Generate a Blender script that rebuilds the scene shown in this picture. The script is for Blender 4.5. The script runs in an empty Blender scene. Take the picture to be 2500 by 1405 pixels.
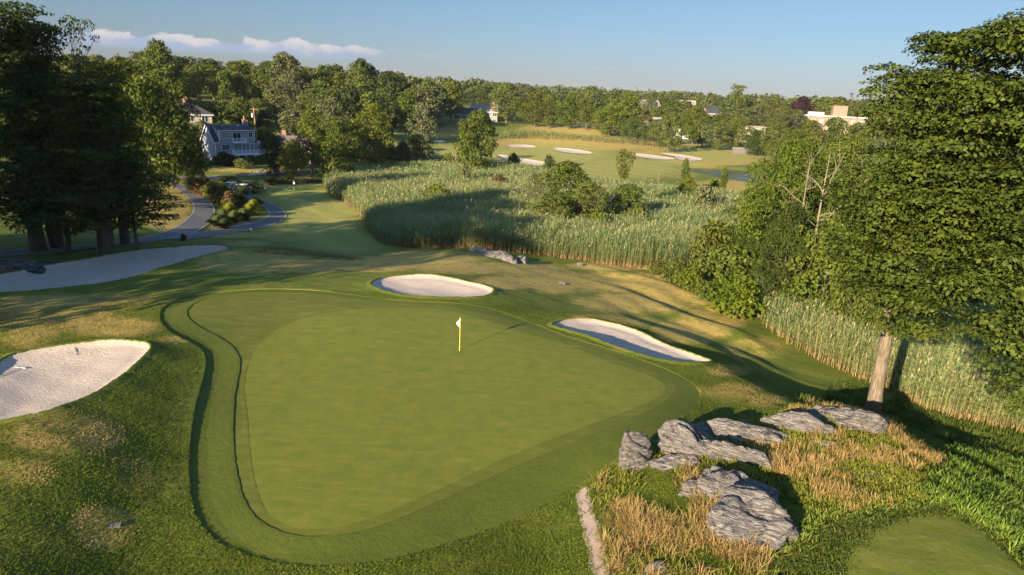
import bpy, bmesh, math, random
import numpy as np
from mathutils import Vector, Matrix
from mathutils.geometry import delaunay_2d_cdt

SC = bpy.context.scene
COL = SC.collection
R_ = math.radians
rng = np.random.default_rng(7)
random.seed(7)

# ------------------------------------------------------------------ camera
CAM_H, PITCH, ROLL, FPX = 16.0, R_(15.85), R_(2.5), 1690.0
_f = np.array([0, math.cos(PITCH), -math.sin(PITCH)])
_r0 = np.array([1.0, 0, 0]); _u0 = np.array([0, math.sin(PITCH), math.cos(PITCH)])
CR = math.cos(ROLL) * _r0 + math.sin(ROLL) * _u0
CU = math.cos(ROLL) * _u0 - math.sin(ROLL) * _r0
CF = _f
cd = bpy.data.cameras.new('camera'); cam = bpy.data.objects.new('camera', cd); COL.objects.link(cam)
cam.matrix_world = Matrix(((CR[0], CU[0], -CF[0], 0), (CR[1], CU[1], -CF[1], 0), (CR[2], CU[2], -CF[2], CAM_H), (0, 0, 0, 1)))
cd.sensor_fit = 'HORIZONTAL'; cd.sensor_width = 36.0; cd.lens = 36.0 * FPX / 2500.0
cd.clip_start = 0.5; cd.clip_end = 20000
SC.camera = cam
SC.view_settings.view_transform = 'Standard'; SC.view_settings.look = 'None'
SC.view_settings.gamma = 1.0
SC.view_settings.exposure = 1.8
SC.cycles.max_bounces = 5; SC.cycles.diffuse_bounces = 3; SC.cycles.transmission_bounces = 3; SC.cycles.glossy_bounces = 2
SC.cycles.caustics_reflective = False; SC.cycles.caustics_refractive = False
try:
    SC.cycles.use_denoising = True
except Exception:
    pass

# ------------------------------------------------------------------ light
SUN_AZ, SUN_EL = R_(34.0), R_(16.5)      # azimuth the shadows point to (from +Y towards +X)
SDIR = np.array([math.sin(SUN_AZ) * math.cos(SUN_EL), math.cos(SUN_AZ) * math.cos(SUN_EL), -math.sin(SUN_EL)])
sl = bpy.data.lights.new('sun', 'SUN'); sl.energy = 4.8; sl.angle = R_(0.53); sl.color = (1.0, 0.83, 0.62)
so = bpy.data.objects.new('sun', sl); COL.objects.link(so); so.location = (-60, -90, 60)
so.rotation_euler = Vector(SDIR).to_track_quat('-Z', 'Y').to_euler()

W = bpy.data.worlds.new('World'); SC.world = W; W.use_nodes = True
wn = W.node_tree; wn.nodes.clear()
def N(nt, typ, **kw):
    n = nt.nodes.new(typ)
    for k, v in kw.items():
        if k.startswith('i_'):
            key = k[2:]
            n.inputs[int(key) if key.isdigit() else key.replace('_', ' ')].default_value = v
        else:
            setattr(n, k, v)
    return n
def L(nt, a, b): nt.links.new(a, b)
def MATH(nt, op, a, b=None, clamp=False):
    n = nt.nodes.new('ShaderNodeMath'); n.operation = op; n.use_clamp = clamp
    for i, v in enumerate((a, b)):
        if v is None: continue
        if isinstance(v, (int, float)): n.inputs[i].default_value = v
        else: nt.links.new(v, n.inputs[i])
    return n.outputs[0]
def SMOOTH(nt, v, a, b):
    n = nt.nodes.new('ShaderNodeMapRange'); n.interpolation_type = 'SMOOTHSTEP'
    nt.links.new(v, n.inputs['Value']); n.inputs['From Min'].default_value = a; n.inputs['From Max'].default_value = b
    return n.outputs[0]
def MIX(nt, f, a, b, blend='MIX'):
    n = nt.nodes.new('ShaderNodeMix'); n.data_type = 'RGBA'; n.blend_type = blend
    for s, v in ((n.inputs[0], f), (n.inputs[6], a), (n.inputs[7], b)):
        if isinstance(v, (int, float)): s.default_value = v
        elif isinstance(v, tuple): s.default_value = v if len(v) == 4 else (*v, 1)
        else: nt.links.new(v, s)
    return n.outputs[2]
def NOISE(nt, vec, scale, detail=4.0, rough=0.55, dist=0.0):
    n = nt.nodes.new('ShaderNodeTexNoise')
    if vec is not None: nt.links.new(vec, n.inputs['Vector'])
    n.inputs['Scale'].default_value = scale; n.inputs['Detail'].default_value = detail
    n.inputs['Roughness'].default_value = rough; n.inputs['Distortion'].default_value = dist
    return n.outputs['Fac']

sky = N(wn, 'ShaderNodeTexSky', sky_type='NISHITA', sun_disc=False, sun_elevation=SUN_EL, sun_rotation=math.pi + SUN_AZ,
        altitude=50.0, air_density=1.0, dust_density=0.35, ozone_density=4.0)
tc = N(wn, 'ShaderNodeTexCoord')
sp = N(wn, 'ShaderNodeSeparateXYZ'); L(wn, tc.outputs['Generated'], sp.inputs[0])
el = MATH(wn, 'ARCSINE', sp.outputs[2]); az = MATH(wn, 'ARCTAN2', sp.outputs[0], sp.outputs[1])
elD = MATH(wn, 'MULTIPLY', el, 57.2958); azD = MATH(wn, 'MULTIPLY', az, 57.2958)
cv = N(wn, 'ShaderNodeCombineXYZ'); L(wn, azD, cv.inputs[0]); L(wn, MATH(wn, 'MULTIPLY', elD, 1.6), cv.inputs[1])
n1 = NOISE(wn, cv.outputs[0], 0.42, 7.0, 0.6, 0.15)
cv2 = N(wn, 'ShaderNodeCombineXYZ'); L(wn, azD, cv2.inputs[0])
n2 = NOISE(wn, cv2.outputs[0], 0.14, 2.0, 0.5)
# cumulus bank low over the left horizon: flat base, billowing top
topE = MATH(wn, 'ADD', MATH(wn, 'MULTIPLY', n2, 1.7), 1.95)
hh = MATH(wn, 'DIVIDE', MATH(wn, 'SUBTRACT', elD, 1.9), MATH(wn, 'SUBTRACT', topE, 1.9))
body = MATH(wn, 'SUBTRACT', MATH(wn, 'MULTIPLY', n1, 1.7), MATH(wn, 'ADD', MATH(wn, 'MULTIPLY', hh, 0.75), 0.08))
cm = SMOOTH(wn, body, 0.0, 0.16)
cm = MATH(wn, 'MULTIPLY', cm, SMOOTH(wn, elD, 1.45, 2.1))
win = MATH(wn, 'MULTIPLY', SMOOTH(wn, azD, -60.0, -48.0), MATH(wn, 'SUBTRACT', 1.0, SMOOTH(wn, azD, -14.0, -9.0)))
cm = MATH(wn, 'MULTIPLY', cm, win)
# thin streaks to the right of the bank
cv3 = N(wn, 'ShaderNodeCombineXYZ'); L(wn, azD, cv3.inputs[0]); L(wn, MATH(wn, 'MULTIPLY', elD, 7.0), cv3.inputs[1])
n3 = NOISE(wn, cv3.outputs[0], 0.22, 5.0, 0.55)
st = SMOOTH(wn, n3, 0.56, 0.75)
st = MATH(wn, 'MULTIPLY', st, MATH(wn, 'MULTIPLY', SMOOTH(wn, elD, 0.6, 1.3), MATH(wn, 'SUBTRACT', 1.0, SMOOTH(wn, elD, 2.2, 3.2))))
st = MATH(wn, 'MULTIPLY', st, MATH(wn, 'MULTIPLY', 0.35, MATH(wn, 'SUBTRACT', 1.0, SMOOTH(wn, azD, 5.0, 14.0))))
lit = SMOOTH(wn, MATH(wn, 'ADD', MATH(wn, 'MULTIPLY', hh, 0.65), MATH(wn, 'MULTIPLY', MATH(wn, 'SUBTRACT', n1, 0.5), 2.2)), 0.1, 0.75)
ccol = MIX(wn, lit, (1.7, 2.05, 2.75), (3.1, 2.9, 2.95))
# the low summer haze greys the sky down to the horizon
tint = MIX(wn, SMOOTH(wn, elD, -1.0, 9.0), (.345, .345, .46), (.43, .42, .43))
tint = MIX(wn, SMOOTH(wn, elD, 11.0, 40.0), tint, (1.5, 1.5, 1.5))  # sky above the view brightened, an added fill for the shadows
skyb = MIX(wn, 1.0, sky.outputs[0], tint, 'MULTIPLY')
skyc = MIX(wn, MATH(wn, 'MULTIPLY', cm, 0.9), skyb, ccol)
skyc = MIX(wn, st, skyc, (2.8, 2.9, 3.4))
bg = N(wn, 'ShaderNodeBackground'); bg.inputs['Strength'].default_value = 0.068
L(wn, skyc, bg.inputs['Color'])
wo = N(wn, 'ShaderNodeOutputWorld'); L(wn, bg.outputs[0], wo.inputs['Surface'])

# ------------------------------------------------------------------ projection helpers (survey of the place)
def ray(px, py):
    px = np.asarray(px, float); py = np.asarray(py, float)
    a = (px - 1250.0) / FPX; b = (702.5 - py) / FPX
    return CF[None, :] + a.reshape(-1, 1) * CR[None, :] + b.reshape(-1, 1) * CU[None, :]
def Pz(px, py, z):
    d = ray([px], [py])[0]; t = (z - CAM_H) / d[2]
    return d[0] * t, d[1] * t
def project(X):
    X = np.atleast_2d(X) - np.array([0, 0, CAM_H])
    w = X @ CF
    w = np.where(w < 0.1, 0.1, w)
    return 1250 + FPX * (X @ CR) / w, 702.5 - FPX * (X @ CU) / w
def at_dist(px, dist, py=None):
    """x, y (and z of the sight line when py is given) at horizontal distance dist."""
    d = ray([px], [py if py is not None else 702.5])[0]
    if py is None:      # find the pixel row whose ray meets the horizon plane at this azimuth
        for _ in range(6):
            yy = 702.5
            d = ray([px], [330.0])[0]
    t = dist / math.hypot(d[0], d[1])
    return d[0] * t, d[1] * t, CAM_H + d[2] * t

# ------------------------------------------------------------------ terrain
CP = [  # pixel x, y and height of surveyed ground points
 (1122,857,0),(1000,757,.15),(700,800,.1),(620,900,0),(600,1050,0),(640,1250,0),(800,1295,0),(1000,1240,0),(1300,1110,0),(1500,1010,-.05),
 (1620,945,-.15),(1400,850,-.1),(1250,790,0),(900,1000,0),(1200,1000,0),(900,850,.05),
 (475,1100,.0),(490,1250,-.02),(560,1340,-.05),(800,1385,-.08),(1100,1330,-.1),(1400,1200,0.0),(510,880,.15),(505,940,.05),(400,770,.5),(470,735,.5),(600,712,.4),(800,715,.3),
 (430,890,.5),(400,970,.5),(350,1060,.62),(425,1110,.1),(-150,900,.7),(-300,950,.7),(-150,1010,1.2),(-500,1100,1.0),(-200,780,.6),(400,1200,.1),(420,1300,.03),(200,1100,1.2),(0,1100,1.5),(0,1250,1.2),(200,1280,.6),(0,1405,.9),(300,1405,.1),(600,1405,-.2),(1000,1405,-.1),(1350,1380,.1),
 (370,850,1.0),(200,840,.8),(0,890,.8),(280,940,1.0),(0,1030,1.5),
 (200,790,.7),(0,790,.9),(300,740,.5),(100,740,.6),
 (0,718,.2),(300,690,.1),(540,605,-.3),(300,625,-.2),(0,680,.1),(560,640,-.3),
 (210,625,-.6),(40,615,-.7),(80,650,-.3),
 (130,612,-1.2),(400,580,-2.2),(480,540,-3.6),(500,500,-4.3),(450,460,-4.8),(380,435,-5),(600,555,-4.2),(680,530,-5),(640,490,-5.2),(590,470,-5.2),
 (400,500,-3.3),(420,530,-3.0),(380,470,-4),(540,500,-4.3),(600,520,-4.4),
 (600,605,-.9),(700,620,-1),(780,630,-1.3),(900,640,-2),(1000,630,-2.2),(1150,605,-2.3),(1250,620,-3),(1300,640,-3.8),
 (720,590,-5.0),(850,585,-5.3),(930,600,-5.2),(850,540,-5.5),(800,500,-5.5),(760,455,-5.3),(700,470,-5.3),(880,520,-5.5),
 (800,670,-.2),(650,660,-.2),(950,665,-.3),
 (910,690,0),(1050,670,-.1),(1200,715,-.3),(1050,735,.15),(1250,740,-.5),
 (1350,690,-2.5),(1500,700,-3.5),(1650,720,-4.3),(1500,640,-4.8),(1650,670,-5),(1750,760,-4.8),(1420,650,-4.6),(1400,760,-1.6),(1550,770,-2.6),(1700,830,-3.6),(1850,860,-4.5),(1330,790,-.3),
 (1345,795,-.3),(1450,785,-.7),(1600,840,-1.0),(1735,885,-1.0),(1600,882,-.35),(1450,832,-.2),
 (1950,900,-4.9),(1750,1000,-.3),(1760,908,-.8),(1830,955,-.5),(1900,992,-.4),(1810,888,-3.9),(1875,922,-4.7),(1960,950,-4.7),(2050,985,-4.5),
 (1900,860,-5),(2050,915,-5),(2150,1005,-4.2),(2480,1045,-5),(2300,1050,-4.6),
 (1000,560,-5.6),(1200,500,-5.6),(900,430,-5.6),(1500,560,-5.6),(1700,560,-5.6),(1800,640,-5.6),(2200,800,-5.6),(2450,850,-5.6),(1400,440,-5.6),(1750,450,-5.7),
 (1440,1190,.15),(1420,1300,.3),(1480,1400,.9),(1560,1160,.7),(1600,1250,1.0),(1650,1090,.9),(1800,1070,1.1),(1930,1030,1.1),(2030,1000,1.2),(2110,1025,.9),
 (2250,1330,1.8),(2100,1400,1.8),(2450,1400,1.85),(2150,1300,1.8),(2350,1300,1.8),(2300,1400,1.85),(2300,1262,1.75),(2000,1300,1.7),(2150,1230,1.6),(1900,1380,1.6),(1800,1300,1.6),(1750,1200,1.4),(1900,1150,1.4),(2050,1110,1.3),(2180,1080,.7),
 (2300,1170,.6),(2400,1230,.8),(2490,1300,1.1),(2330,1095,-2.6),(2490,1150,-2.6),(2450,1110,-3.6),
 (780,440,-5.3),(600,425,-5.2),(700,412,-5),(450,420,-5.2),(580,400,-4.5),(640,395,-4.5),(760,400,-4.8)]
DP = [  # pixel x, horizontal distance, height
 (100,150,-3),(100,250,6),(300,200,-1),(300,280,8),(460,230,-.5),(600,250,3),(600,320,8),(800,230,-3),(800,300,4),(950,310,-.5),
 (985,340,0.5),(1000,230,-5.3),(1100,250,-5),(1100,330,1),(1150,400,6),(1300,300,-5),(1450,340,1.5),(1350,340,0),(1600,330,-3),(1800,300,-5),
 (1450,400,0),(1800,420,-2),(2050,460,-1),(1300,600,2),(1700,600,3),(2000,600,3),(2300,300,-5.5),(2500,150,-6),(2500,400,-3),(0,600,15),(600,600,12),
 (1000,600,10),(1500,1000,6),(2500,1000,4),(500,1500,12),(1500,2500,5),(2500,2500,5),(2000,190,-5.7),(1770,205,-5.9),(1770,240,-5.2),(1400,218,-5.3),(1200,260,-5.2),
 (-500,60,1),(-700,25,1.2),(-500,40,1),(-300,120,0),(-300,250,6),(1250,15,.5),(200,12,1),(2300,12,2.2),(1800,14,1.8),(3000,30,-.5),(3000,60,-5),(3000,150,-6)]
pts = []
for px, py, z in CP:
    x, y = Pz(px, py, z); pts.append((x, y, z))
for px, dist, z in DP:
    a = math.atan2(*(ray([px], [300])[0][:2])); pts.append((dist * math.sin(a), dist * math.cos(a), z))
pts = np.array(pts)
def _uv(x, y):
    r = np.maximum(np.hypot(x, y), 11.0); a = np.arctan2(x, y)
    a = np.clip(a, -1.5, 1.5)
    return np.stack([a * 1.5, np.log(r)], -1)
_cuv = _uv(pts[:, 0], pts[:, 1])
_c2 = 0.05 ** 2
def _phi(d2): return -np.sqrt(d2 + _c2)
_A = _phi(((_cuv[:, None] - _cuv[None]) ** 2).sum(-1))
_m0 = 0.0
_n = len(pts)
_AA = np.zeros((_n + 1, _n + 1)); _AA[:_n, :_n] = _A + np.eye(_n) * 0.02; _AA[_n, :_n] = 1; _AA[:_n, _n] = 1
_w = np.linalg.solve(_AA, np.concatenate([pts[:, 2], [0]]))
def T0(x, y):
    x = np.atleast_1d(np.asarray(x, float)); y = np.atleast_1d(np.asarray(y, float))
    out = np.empty(x.size); xf = x.ravel(); yf = y.ravel()
    for i in range(0, x.size, 20000):
        uv = _uv(xf[i:i + 20000], yf[i:i + 20000])
        d2 = ((uv[:, None, 0] - _cuv[None, :, 0]) ** 2 + (uv[:, None, 1] - _cuv[None, :, 1]) ** 2)
        z = _phi(d2) @ _w[:_n] + _w[_n]
        a = np.abs(np.arctan2(xf[i:i + 20000], yf[i:i + 20000])); k = np.clip((a - 1.45) / .8, 0, 1); k = k * k * (3 - 2 * k)
        out[i:i + 20000] = z * (1 - k) + 1.0 * k
    return out.reshape(x.shape)
_ts = np.exp(np.linspace(math.log(14), math.log(4000), 420))
def P(pxpy):
    """ground points seen at the given picture points: N x 2 -> N x 3"""
    pp = np.atleast_2d(np.asarray(pxpy, float)); d = ray(pp[:, 0], pp[:, 1])
    out = np.zeros((len(pp), 3))
    for i in range(len(pp)):
        z = CAM_H + d[i, 2] * _ts; g = T0(d[i, 0] * _ts, d[i, 1] * _ts)
        s = np.where(z < g)[0]
        if len(s) == 0: t = _ts[-1]
        else:
            k = max(s[0], 1); f0 = z[k - 1] - g[k - 1]; f1 = g[k] - z[k]
            lo, hi = _ts[k - 1], _ts[k]
            for _ in range(12):
                t = .5 * (lo + hi)
                if CAM_H + d[i, 2] * t < T0(d[i, 0] * t, d[i, 1] * t)[0]: hi = t
                else: lo = t
        out[i] = (d[i, 0] * t, d[i, 1] * t, T0(d[i, 0] * t, d[i, 1] * t)[0])
    return out
def chaikin(p, n=2, closed=True):
    p = np.asarray(p, float)
    for _ in range(n):
        if closed:
            q = np.roll(p, -1, 0); p = np.stack([.75 * p + .25 * q, .25 * p + .75 * q], 1).reshape(-1, 2)
        else:
            a = p[:-1]; b = p[1:]; m = np.stack([.75 * a + .25 * b, .25 * a + .75 * b], 1).reshape(-1, 2)
            p = np.vstack([p[:1], m, p[-1:]])
    return p
def resample(p, step, closed=True):
    p = np.asarray(p, float); q = np.vstack([p, p[:1]]) if closed else p
    s = np.concatenate([[0], np.cumsum(np.hypot(*np.diff(q, axis=0).T))])
    n = max(int(s[-1] / step), 6); t = np.linspace(0, s[-1], n + 1)
    if closed: t = t[:-1]
    return np.stack([np.interp(t, s, q[:, 0]), np.interp(t, s, q[:, 1])], 1)
def inside(poly, x, y):
    c = np.zeros(x.shape, bool); n = len(poly); j = n - 1
    for i in range(n):
        xi, yi = poly[i]; xj, yj = poly[j]
        m = (yi > y) != (yj > y)
        if m.any():
            c ^= m & (x < (xj - xi) * (y - yi) / ((yj - yi) if yj != yi else 1e-12) + xi)
        j = i
    return c
def sdist(poly, x, y):
    """signed distance, positive inside"""
    d = np.full(x.shape, 1e9); n = len(poly)
    for i in range(n):
        a = poly[i]; b = poly[(i + 1) % n]; ab = b - a; l2 = max((ab ** 2).sum(), 1e-9)
        t = np.clip(((x - a[0]) * ab[0] + (y - a[1]) * ab[1]) / l2, 0, 1)
        d = np.minimum(d, np.hypot(x - a[0] - t * ab[0], y - a[1] - t * ab[1]))
    return np.where(inside(poly, x, y), d, -d)
def zone(px, n=2, step=0.5):
    w = P(chaikin(px, n))[:, :2]; return resample(w, step)
Z = {}
Z['green'] = zone([(605,1010),(597,960),(600,920),(612,870),(640,830),(690,797),(760,772),(850,758),(940,753),(1040,754),(1118,763),(1156,775),(1242,800),(1300,818),(1400,848),(1485,885),(1580,915),(1618,933),(1630,950),(1618,968),(1570,990),(1480,1025),(1380,1062),(1280,1100),(1190,1140),(1100,1185),(1020,1220),(950,1252),(880,1277),(800,1294),(735,1294),(685,1280),(650,1250),(632,1210),(618,1150),(610,1080)])
Z['apron'] = zone([(520,725),(470,742),(453,768),(480,797),(545,828),(585,862),(588,900),(574,960),(569,1050),(577,1150),(598,1230),(640,1283),(720,1310),(800,1312),(900,1296),(1020,1249),(1150,1188),(1300,1122),(1450,1062),(1590,1005),(1655,958),(1640,925),(1560,896),(1420,843),(1310,808),(1250,785),(1160,762),(1080,746),(980,742),(880,733),(780,720),(650,714)])
Z['collar'] = zone([(600,708),(470,722),(405,745),(387,770),(398,800),(440,830),(490,850),(507,880),(496,930),(475,1000),(462,1100),(460,1200),(478,1270),(518,1322),(600,1360),(700,1383),(800,1388),(930,1374),(1080,1334),(1250,1275),(1400,1195),(1500,1125),(1600,1058),(1680,1010),(1715,975),(1700,938),(1625,900),(1502,858),(1380,822),(1300,790),(1240,767),(1180,748),(1100,740),(1000,737),(930,731),(860,720),(780,710),(690,706)])
BUN = {}
BUN['a'] = (zone([(-80,940),(0,880),(60,862),(130,850),(200,840),(260,834),(320,834),(355,840),(371,850),(360,868),(335,890),(305,915),(270,940),(230,965),(170,990),(100,1015),(0,1033),(-90,1045),(-140,990)]), .45)
BUN['b'] = (zone([(-60,695),(0,672),(90,655),(180,640),(260,625),(350,612),(440,604),(520,601),(555,604),(560,610),(530,620),(480,632),(420,648),(350,672),(280,690),(180,705),(80,715),(0,718),(-80,722)]), .6)
BUN['c'] = (zone([(903,695),(920,684),(960,676),(1020,673),(1080,677),(1140,690),(1190,703),(1208,712),(1195,724),(1150,730),(1080,730),(1000,726),(940,716),(912,704)]), .5)
BUN['d'] = (zone([(1340,797),(1370,784),(1420,780),(1470,786),(1540,805),(1610,835),(1680,865),(1725,880),(1742,887),(1700,892),(1640,888),(1570,872),(1500,850),(1430,822),(1370,806)]), .6)
BUN['e'] = (zone([(1232,355),(1270,353.5),(1305,357),(1310,361),(1280,362.5),(1240,360)], 2, 1.5), .3)
BUN['f'] = (zone([(1345,363),(1370,362),(1410,366),(1450,373),(1440,377.5),(1400,376),(1360,370)], 2, 1.5), .3)
BUN['g'] = (zone([(1528,375.5),(1560,375.5),(1610,382),(1650,388),(1640,391.5),(1590,389),(1550,383)], 2, 1.5), .3)
BUN['h'] = (zone([(1605,373.5),(1640,376),(1690,383),(1722,390),(1700,394),(1662,393),(1644,387),(1650,383),(1625,379)], 2, 1.5), .3)
BUN['i'] = (zone([(1205,376),(1240,382),(1290,390),(1338,398),(1335,406),(1285,405),(1240,395)], 2, 1.5), .4)
BUN['j'] = (zone([(1058,344),(1080,342.5),(1092,347),(1080,350),(1060,349)], 2, 1.5), .3)
Z['pond'] = zone([(1655,406),(1700,404),(1760,407),(1845,414),(1900,420),(1910,452),(1840,445),(1780,437),(1730,424),(1680,414)], 2, 1.5)
POND_Z = float(np.median(T0(Z['pond'][:, 0], Z['pond'][:, 1]))) - .45
def wob(x, y, s=1.0):
    return (np.sin(x * .71 + 1.3 * np.sin(y * .43)) * np.cos(y * .63 + .9 * np.sin(x * .37)) * .05 + np.sin(x * 1.9 + y * .8) * np.sin(y * 2.3 - x * .5) * .018) * s
def smooth(v, a, b):
    t = np.clip((v - a) / (b - a), 0, 1); return t * t * (3 - 2 * t)
def T(x, y, base=False):
    x = np.atleast_1d(np.asarray(x, float)); y = np.atleast_1d(np.asarray(y, float))
    z = T0(x, y)
    def near(poly, m=3.0):
        lo = poly.min(0) - m; hi = poly.max(0) + m
        return (x > lo[0]) & (x < hi[0]) & (y > lo[1]) & (y < hi[1])
    wk = np.ones(x.shape); m = near(Z['collar'])
    if m.any():
        s = sdist(Z['collar'], x[m], y[m]); wk[m] = 1 - smooth(s, -2.5, 0)
        if base: z[m] -= .22 * smooth(s, .02, .3)
    z = z + wob(x, y) * wk
    # low swells across the burnt slope down to the marsh
    u = x * .55 + y * .83; v = x * .83 - y * .55
    k = smooth(x, 7, 14) * (1 - smooth(y, 88, 100)) * smooth(y, 42, 50) * smooth(-z, .9, 1.8) * smooth(z, -5.2, -4.6)
    z = z + k * wk * (.26 * np.sin(u * .62 + 1.4 * np.sin(v * .21) + .5) + .12 * np.sin(u * 1.35 + v * .3 + np.sin(v * .5)))
    for poly, dep in BUN.values():
        m = near(poly)
        if m.any():
            s = sdist(poly, x[m], y[m])
            z[m] += -dep * (.35 * smooth(s, -.05, .5) + .65 * smooth(s, .2, 3.0)) + .08 * smooth(s, -1.6, 0) * (1 - smooth(s, -.05, .4))
            if base: z[m] -= .2 * smooth(s, .02, .35)
    m = near(Z['pond'])
    if m.any():
        s = sdist(Z['pond'], x[m], y[m]); k = smooth(s, -3, 0.0); z[m] = z[m] * (1 - k) + (POND_Z + .1) * k - 1.2 * smooth(s, 0, 3)
    return z
def Tz(x, y): return float(T(np.array([x]), np.array([y]))[0])

# ------------------------------------------------------------------ mesh helpers
def mesh_from(name, V, F, mat=None, smooth_=False, col=None, attrs=None):
    V = np.asarray(V, np.float32); F = np.asarray(F, np.int32); k = F.shape[1]
    me = bpy.data.meshes.new(name)
    me.vertices.add(len(V)); me.vertices.foreach_set('co', V.ravel())
    me.loops.add(F.size); me.loops.foreach_set('vertex_index', F.ravel())
    me.polygons.add(len(F)); me.polygons.foreach_set('loop_start', np.arange(0, F.size, k, dtype=np.int32))
    try: me.polygons.foreach_set('loop_total', np.full(len(F), k, np.int32))
    except Exception: pass
    if smooth_: me.polygons.foreach_set('use_smooth', np.ones(len(F), bool))
    if col is not None:
        a = me.color_attributes.new('Col', 'FLOAT_COLOR', 'POINT')
        c = np.ones((len(V), 4), np.float32); c[:, :3] = col; a.data.foreach_set('color', c.ravel())
    for nm, v in (attrs or {}).items():
        a = me.attributes.new(nm, 'FLOAT', 'POINT'); a.data.foreach_set('value', np.asarray(v, np.float32))
    me.update(calc_edges=True)
    if mat: me.materials.append(mat)
    return me
def link(name, me, parent=None, loc=None):
    o = bpy.data.objects.new(name, me); COL.objects.link(o)
    if parent is not None: o.parent = parent
    if loc is not None: o.location = loc
    return o
def tag(o, label=None, cat=None, group=None, kind=None):
    for k, v in (('label', label), ('category', cat), ('group', group), ('kind', kind)):
        if v: o[k] = v
    return o
def thing(name, label, cat, loc=(0, 0, 0), rz=0.0, group=None):
    o = bpy.data.objects.new(name, None); COL.objects.link(o); o.empty_display_size = .3
    o.location = loc; o.rotation_euler = (0, 0, rz)
    return tag(o, label, cat, group)
class MB:
    """collects boxes, tubes and prisms into one mesh"""
    def __init__(s): s.V = []; s.F = []
    def add(s, V, F):
        b = len(s.V); s.V += [tuple(v) for v in V]; s.F += [tuple(b + i for i in f) for f in F]; return s
    def box(s, x0, x1, y0, y1, z0, z1):
        V = [(x, y, z) for z in (z0, z1) for y in (y0, y1) for x in (x0, x1)]
        return s.add(V, [(0, 2, 3, 1), (4, 5, 7, 6), (0, 1, 5, 4), (2, 6, 7, 3), (0, 4, 6, 2), (1, 3, 7, 5)])
    def bar(s, a, b, w, h=None):
        a = Vector(a); b = Vector(b); d = (b - a).normalized(); up = Vector((0, 0, 1)) if abs(d.z) < .95 else Vector((1, 0, 0))
        x = d.cross(up).normalized() * w / 2; y = x.cross(d).normalized() * (h or w) / 2
        V = [p + sx * x + sy * y for p in (a, b) for sx, sy in ((-1, -1), (1, -1), (1, 1), (-1, 1))]
        return s.add(V, [(3, 2, 1, 0), (4, 5, 6, 7), (0, 1, 5, 4), (1, 2, 6, 5), (2, 3, 7, 6), (3, 0, 4, 7)])
    def tube(s, path, rad, n=8):
        path = [Vector(p) for p in path]; V = []; F = []
        if isinstance(rad, (int, float)): rad = [rad] * len(path)
        for i, p in enumerate(path):
            d = (path[min(i + 1, len(path) - 1)] - path[max(i - 1, 0)]).normalized()
            up = Vector((0, 0, 1)) if abs(d.z) < .9 else Vector((1, 0, 0))
            x = d.cross(up).normalized(); y = x.cross(d)
            V += [p + (x * math.cos(2 * math.pi * k / n) + y * math.sin(2 * math.pi * k / n)) * rad[i] for k in range(n)]
        for i in range(len(path) - 1):
            for k in range(n):
                a = i * n + k; b = i * n + (k + 1) % n; F.append((a, b, b + n, a + n))
        F.append(tuple(range(n))[::-1]); F.append(tuple(range(len(V) - n, len(V))))
        return s.add(V, F)
    def prism(s, pts, y0, y1):
        """profile in x,z extruded along y"""
        n = len(pts); V = [(x, y0, z) for x, z in pts] + [(x, y1, z) for x, z in pts]
        return s.add(V, [tuple(range(n)), tuple(range(2 * n - 1, n - 1, -1))] + [(i, i + n, (i + 1) % n + n, (i + 1) % n) for i in range(n)])
    def lathe(s, prof, c=(0, 0, 0), n=14):
        V = []; F = []
        for r, z in prof: V += [(c[0] + r * math.cos(2 * math.pi * k / n), c[1] + r * math.sin(2 * math.pi * k / n), c[2] + z) for k in range(n)]
        for i in range(len(prof) - 1):
            for k in range(n):
                a = i * n + k; b = i * n + (k + 1) % n; F.append((a, b, b + n, a + n))
        F.append(tuple(range(n))[::-1]); F.append(tuple(range(len(V) - n, len(V))))
        return s.add(V, F)
    def mesh(s, name, mat, smooth_=False):
        me = bpy.data.meshes.new(name); me.from_pydata([tuple(v) for v in s.V], [], s.F); me.update()
        bm = bmesh.new(); bm.from_mesh(me); bmesh.ops.recalc_face_normals(bm, faces=bm.faces); bm.to_mesh(me); bm.free()
        if mat: me.materials.append(mat)
        if smooth_:
            for p in me.polygons: p.use_smooth = True
        return me
    def build(s, name, mat, parent=None, smooth_=False, loc=None): return link(name, s.mesh(name, mat, smooth_), parent, loc)
def copy_tree(o, parent=None):
    c = o.copy(); COL.objects.link(c); c.parent = parent
    for ch in [q for q in ALLCH.get(o.name, [])] if False else list(o.children): copy_tree(ch, c)
    return c

# ------------------------------------------------------------------ materials
def new_mat(name):
    m = bpy.data.materials.new(name); m.use_nodes = True; nt = m.node_tree
    return m, nt, nt.nodes['Principled BSDF']
def plain(name, col, rough=.7, var=.12, scale=6.0, metal=0.0, bump=0.0, spec=.3):
    m, nt, b = new_mat(name)
    g = N(nt, 'ShaderNodeNewGeometry'); f = NOISE(nt, g.outputs['Position'], scale, 5.0)
    c = MIX(nt, f, tuple(max(v * (1 - var * 1.6), 0) for v in col), tuple(min(v * (1 + var * 1.6), 1) for v in col))
    L(nt, c, b.inputs['Base Color']); b.inputs['Roughness'].default_value = rough; b.inputs['Metallic'].default_value = metal
    b.inputs['Specular IOR Level'].default_value = spec
    if bump:
        bp = N(nt, 'ShaderNodeBump'); bp.inputs['Strength'].default_value = bump; bp.inputs['Distance'].default_value = .02
        L(nt, NOISE(nt, g.outputs['Position'], scale * 5, 4.0), bp.inputs['Height']); L(nt, bp.outputs[0], b.inputs['Normal'])
    return m
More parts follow.
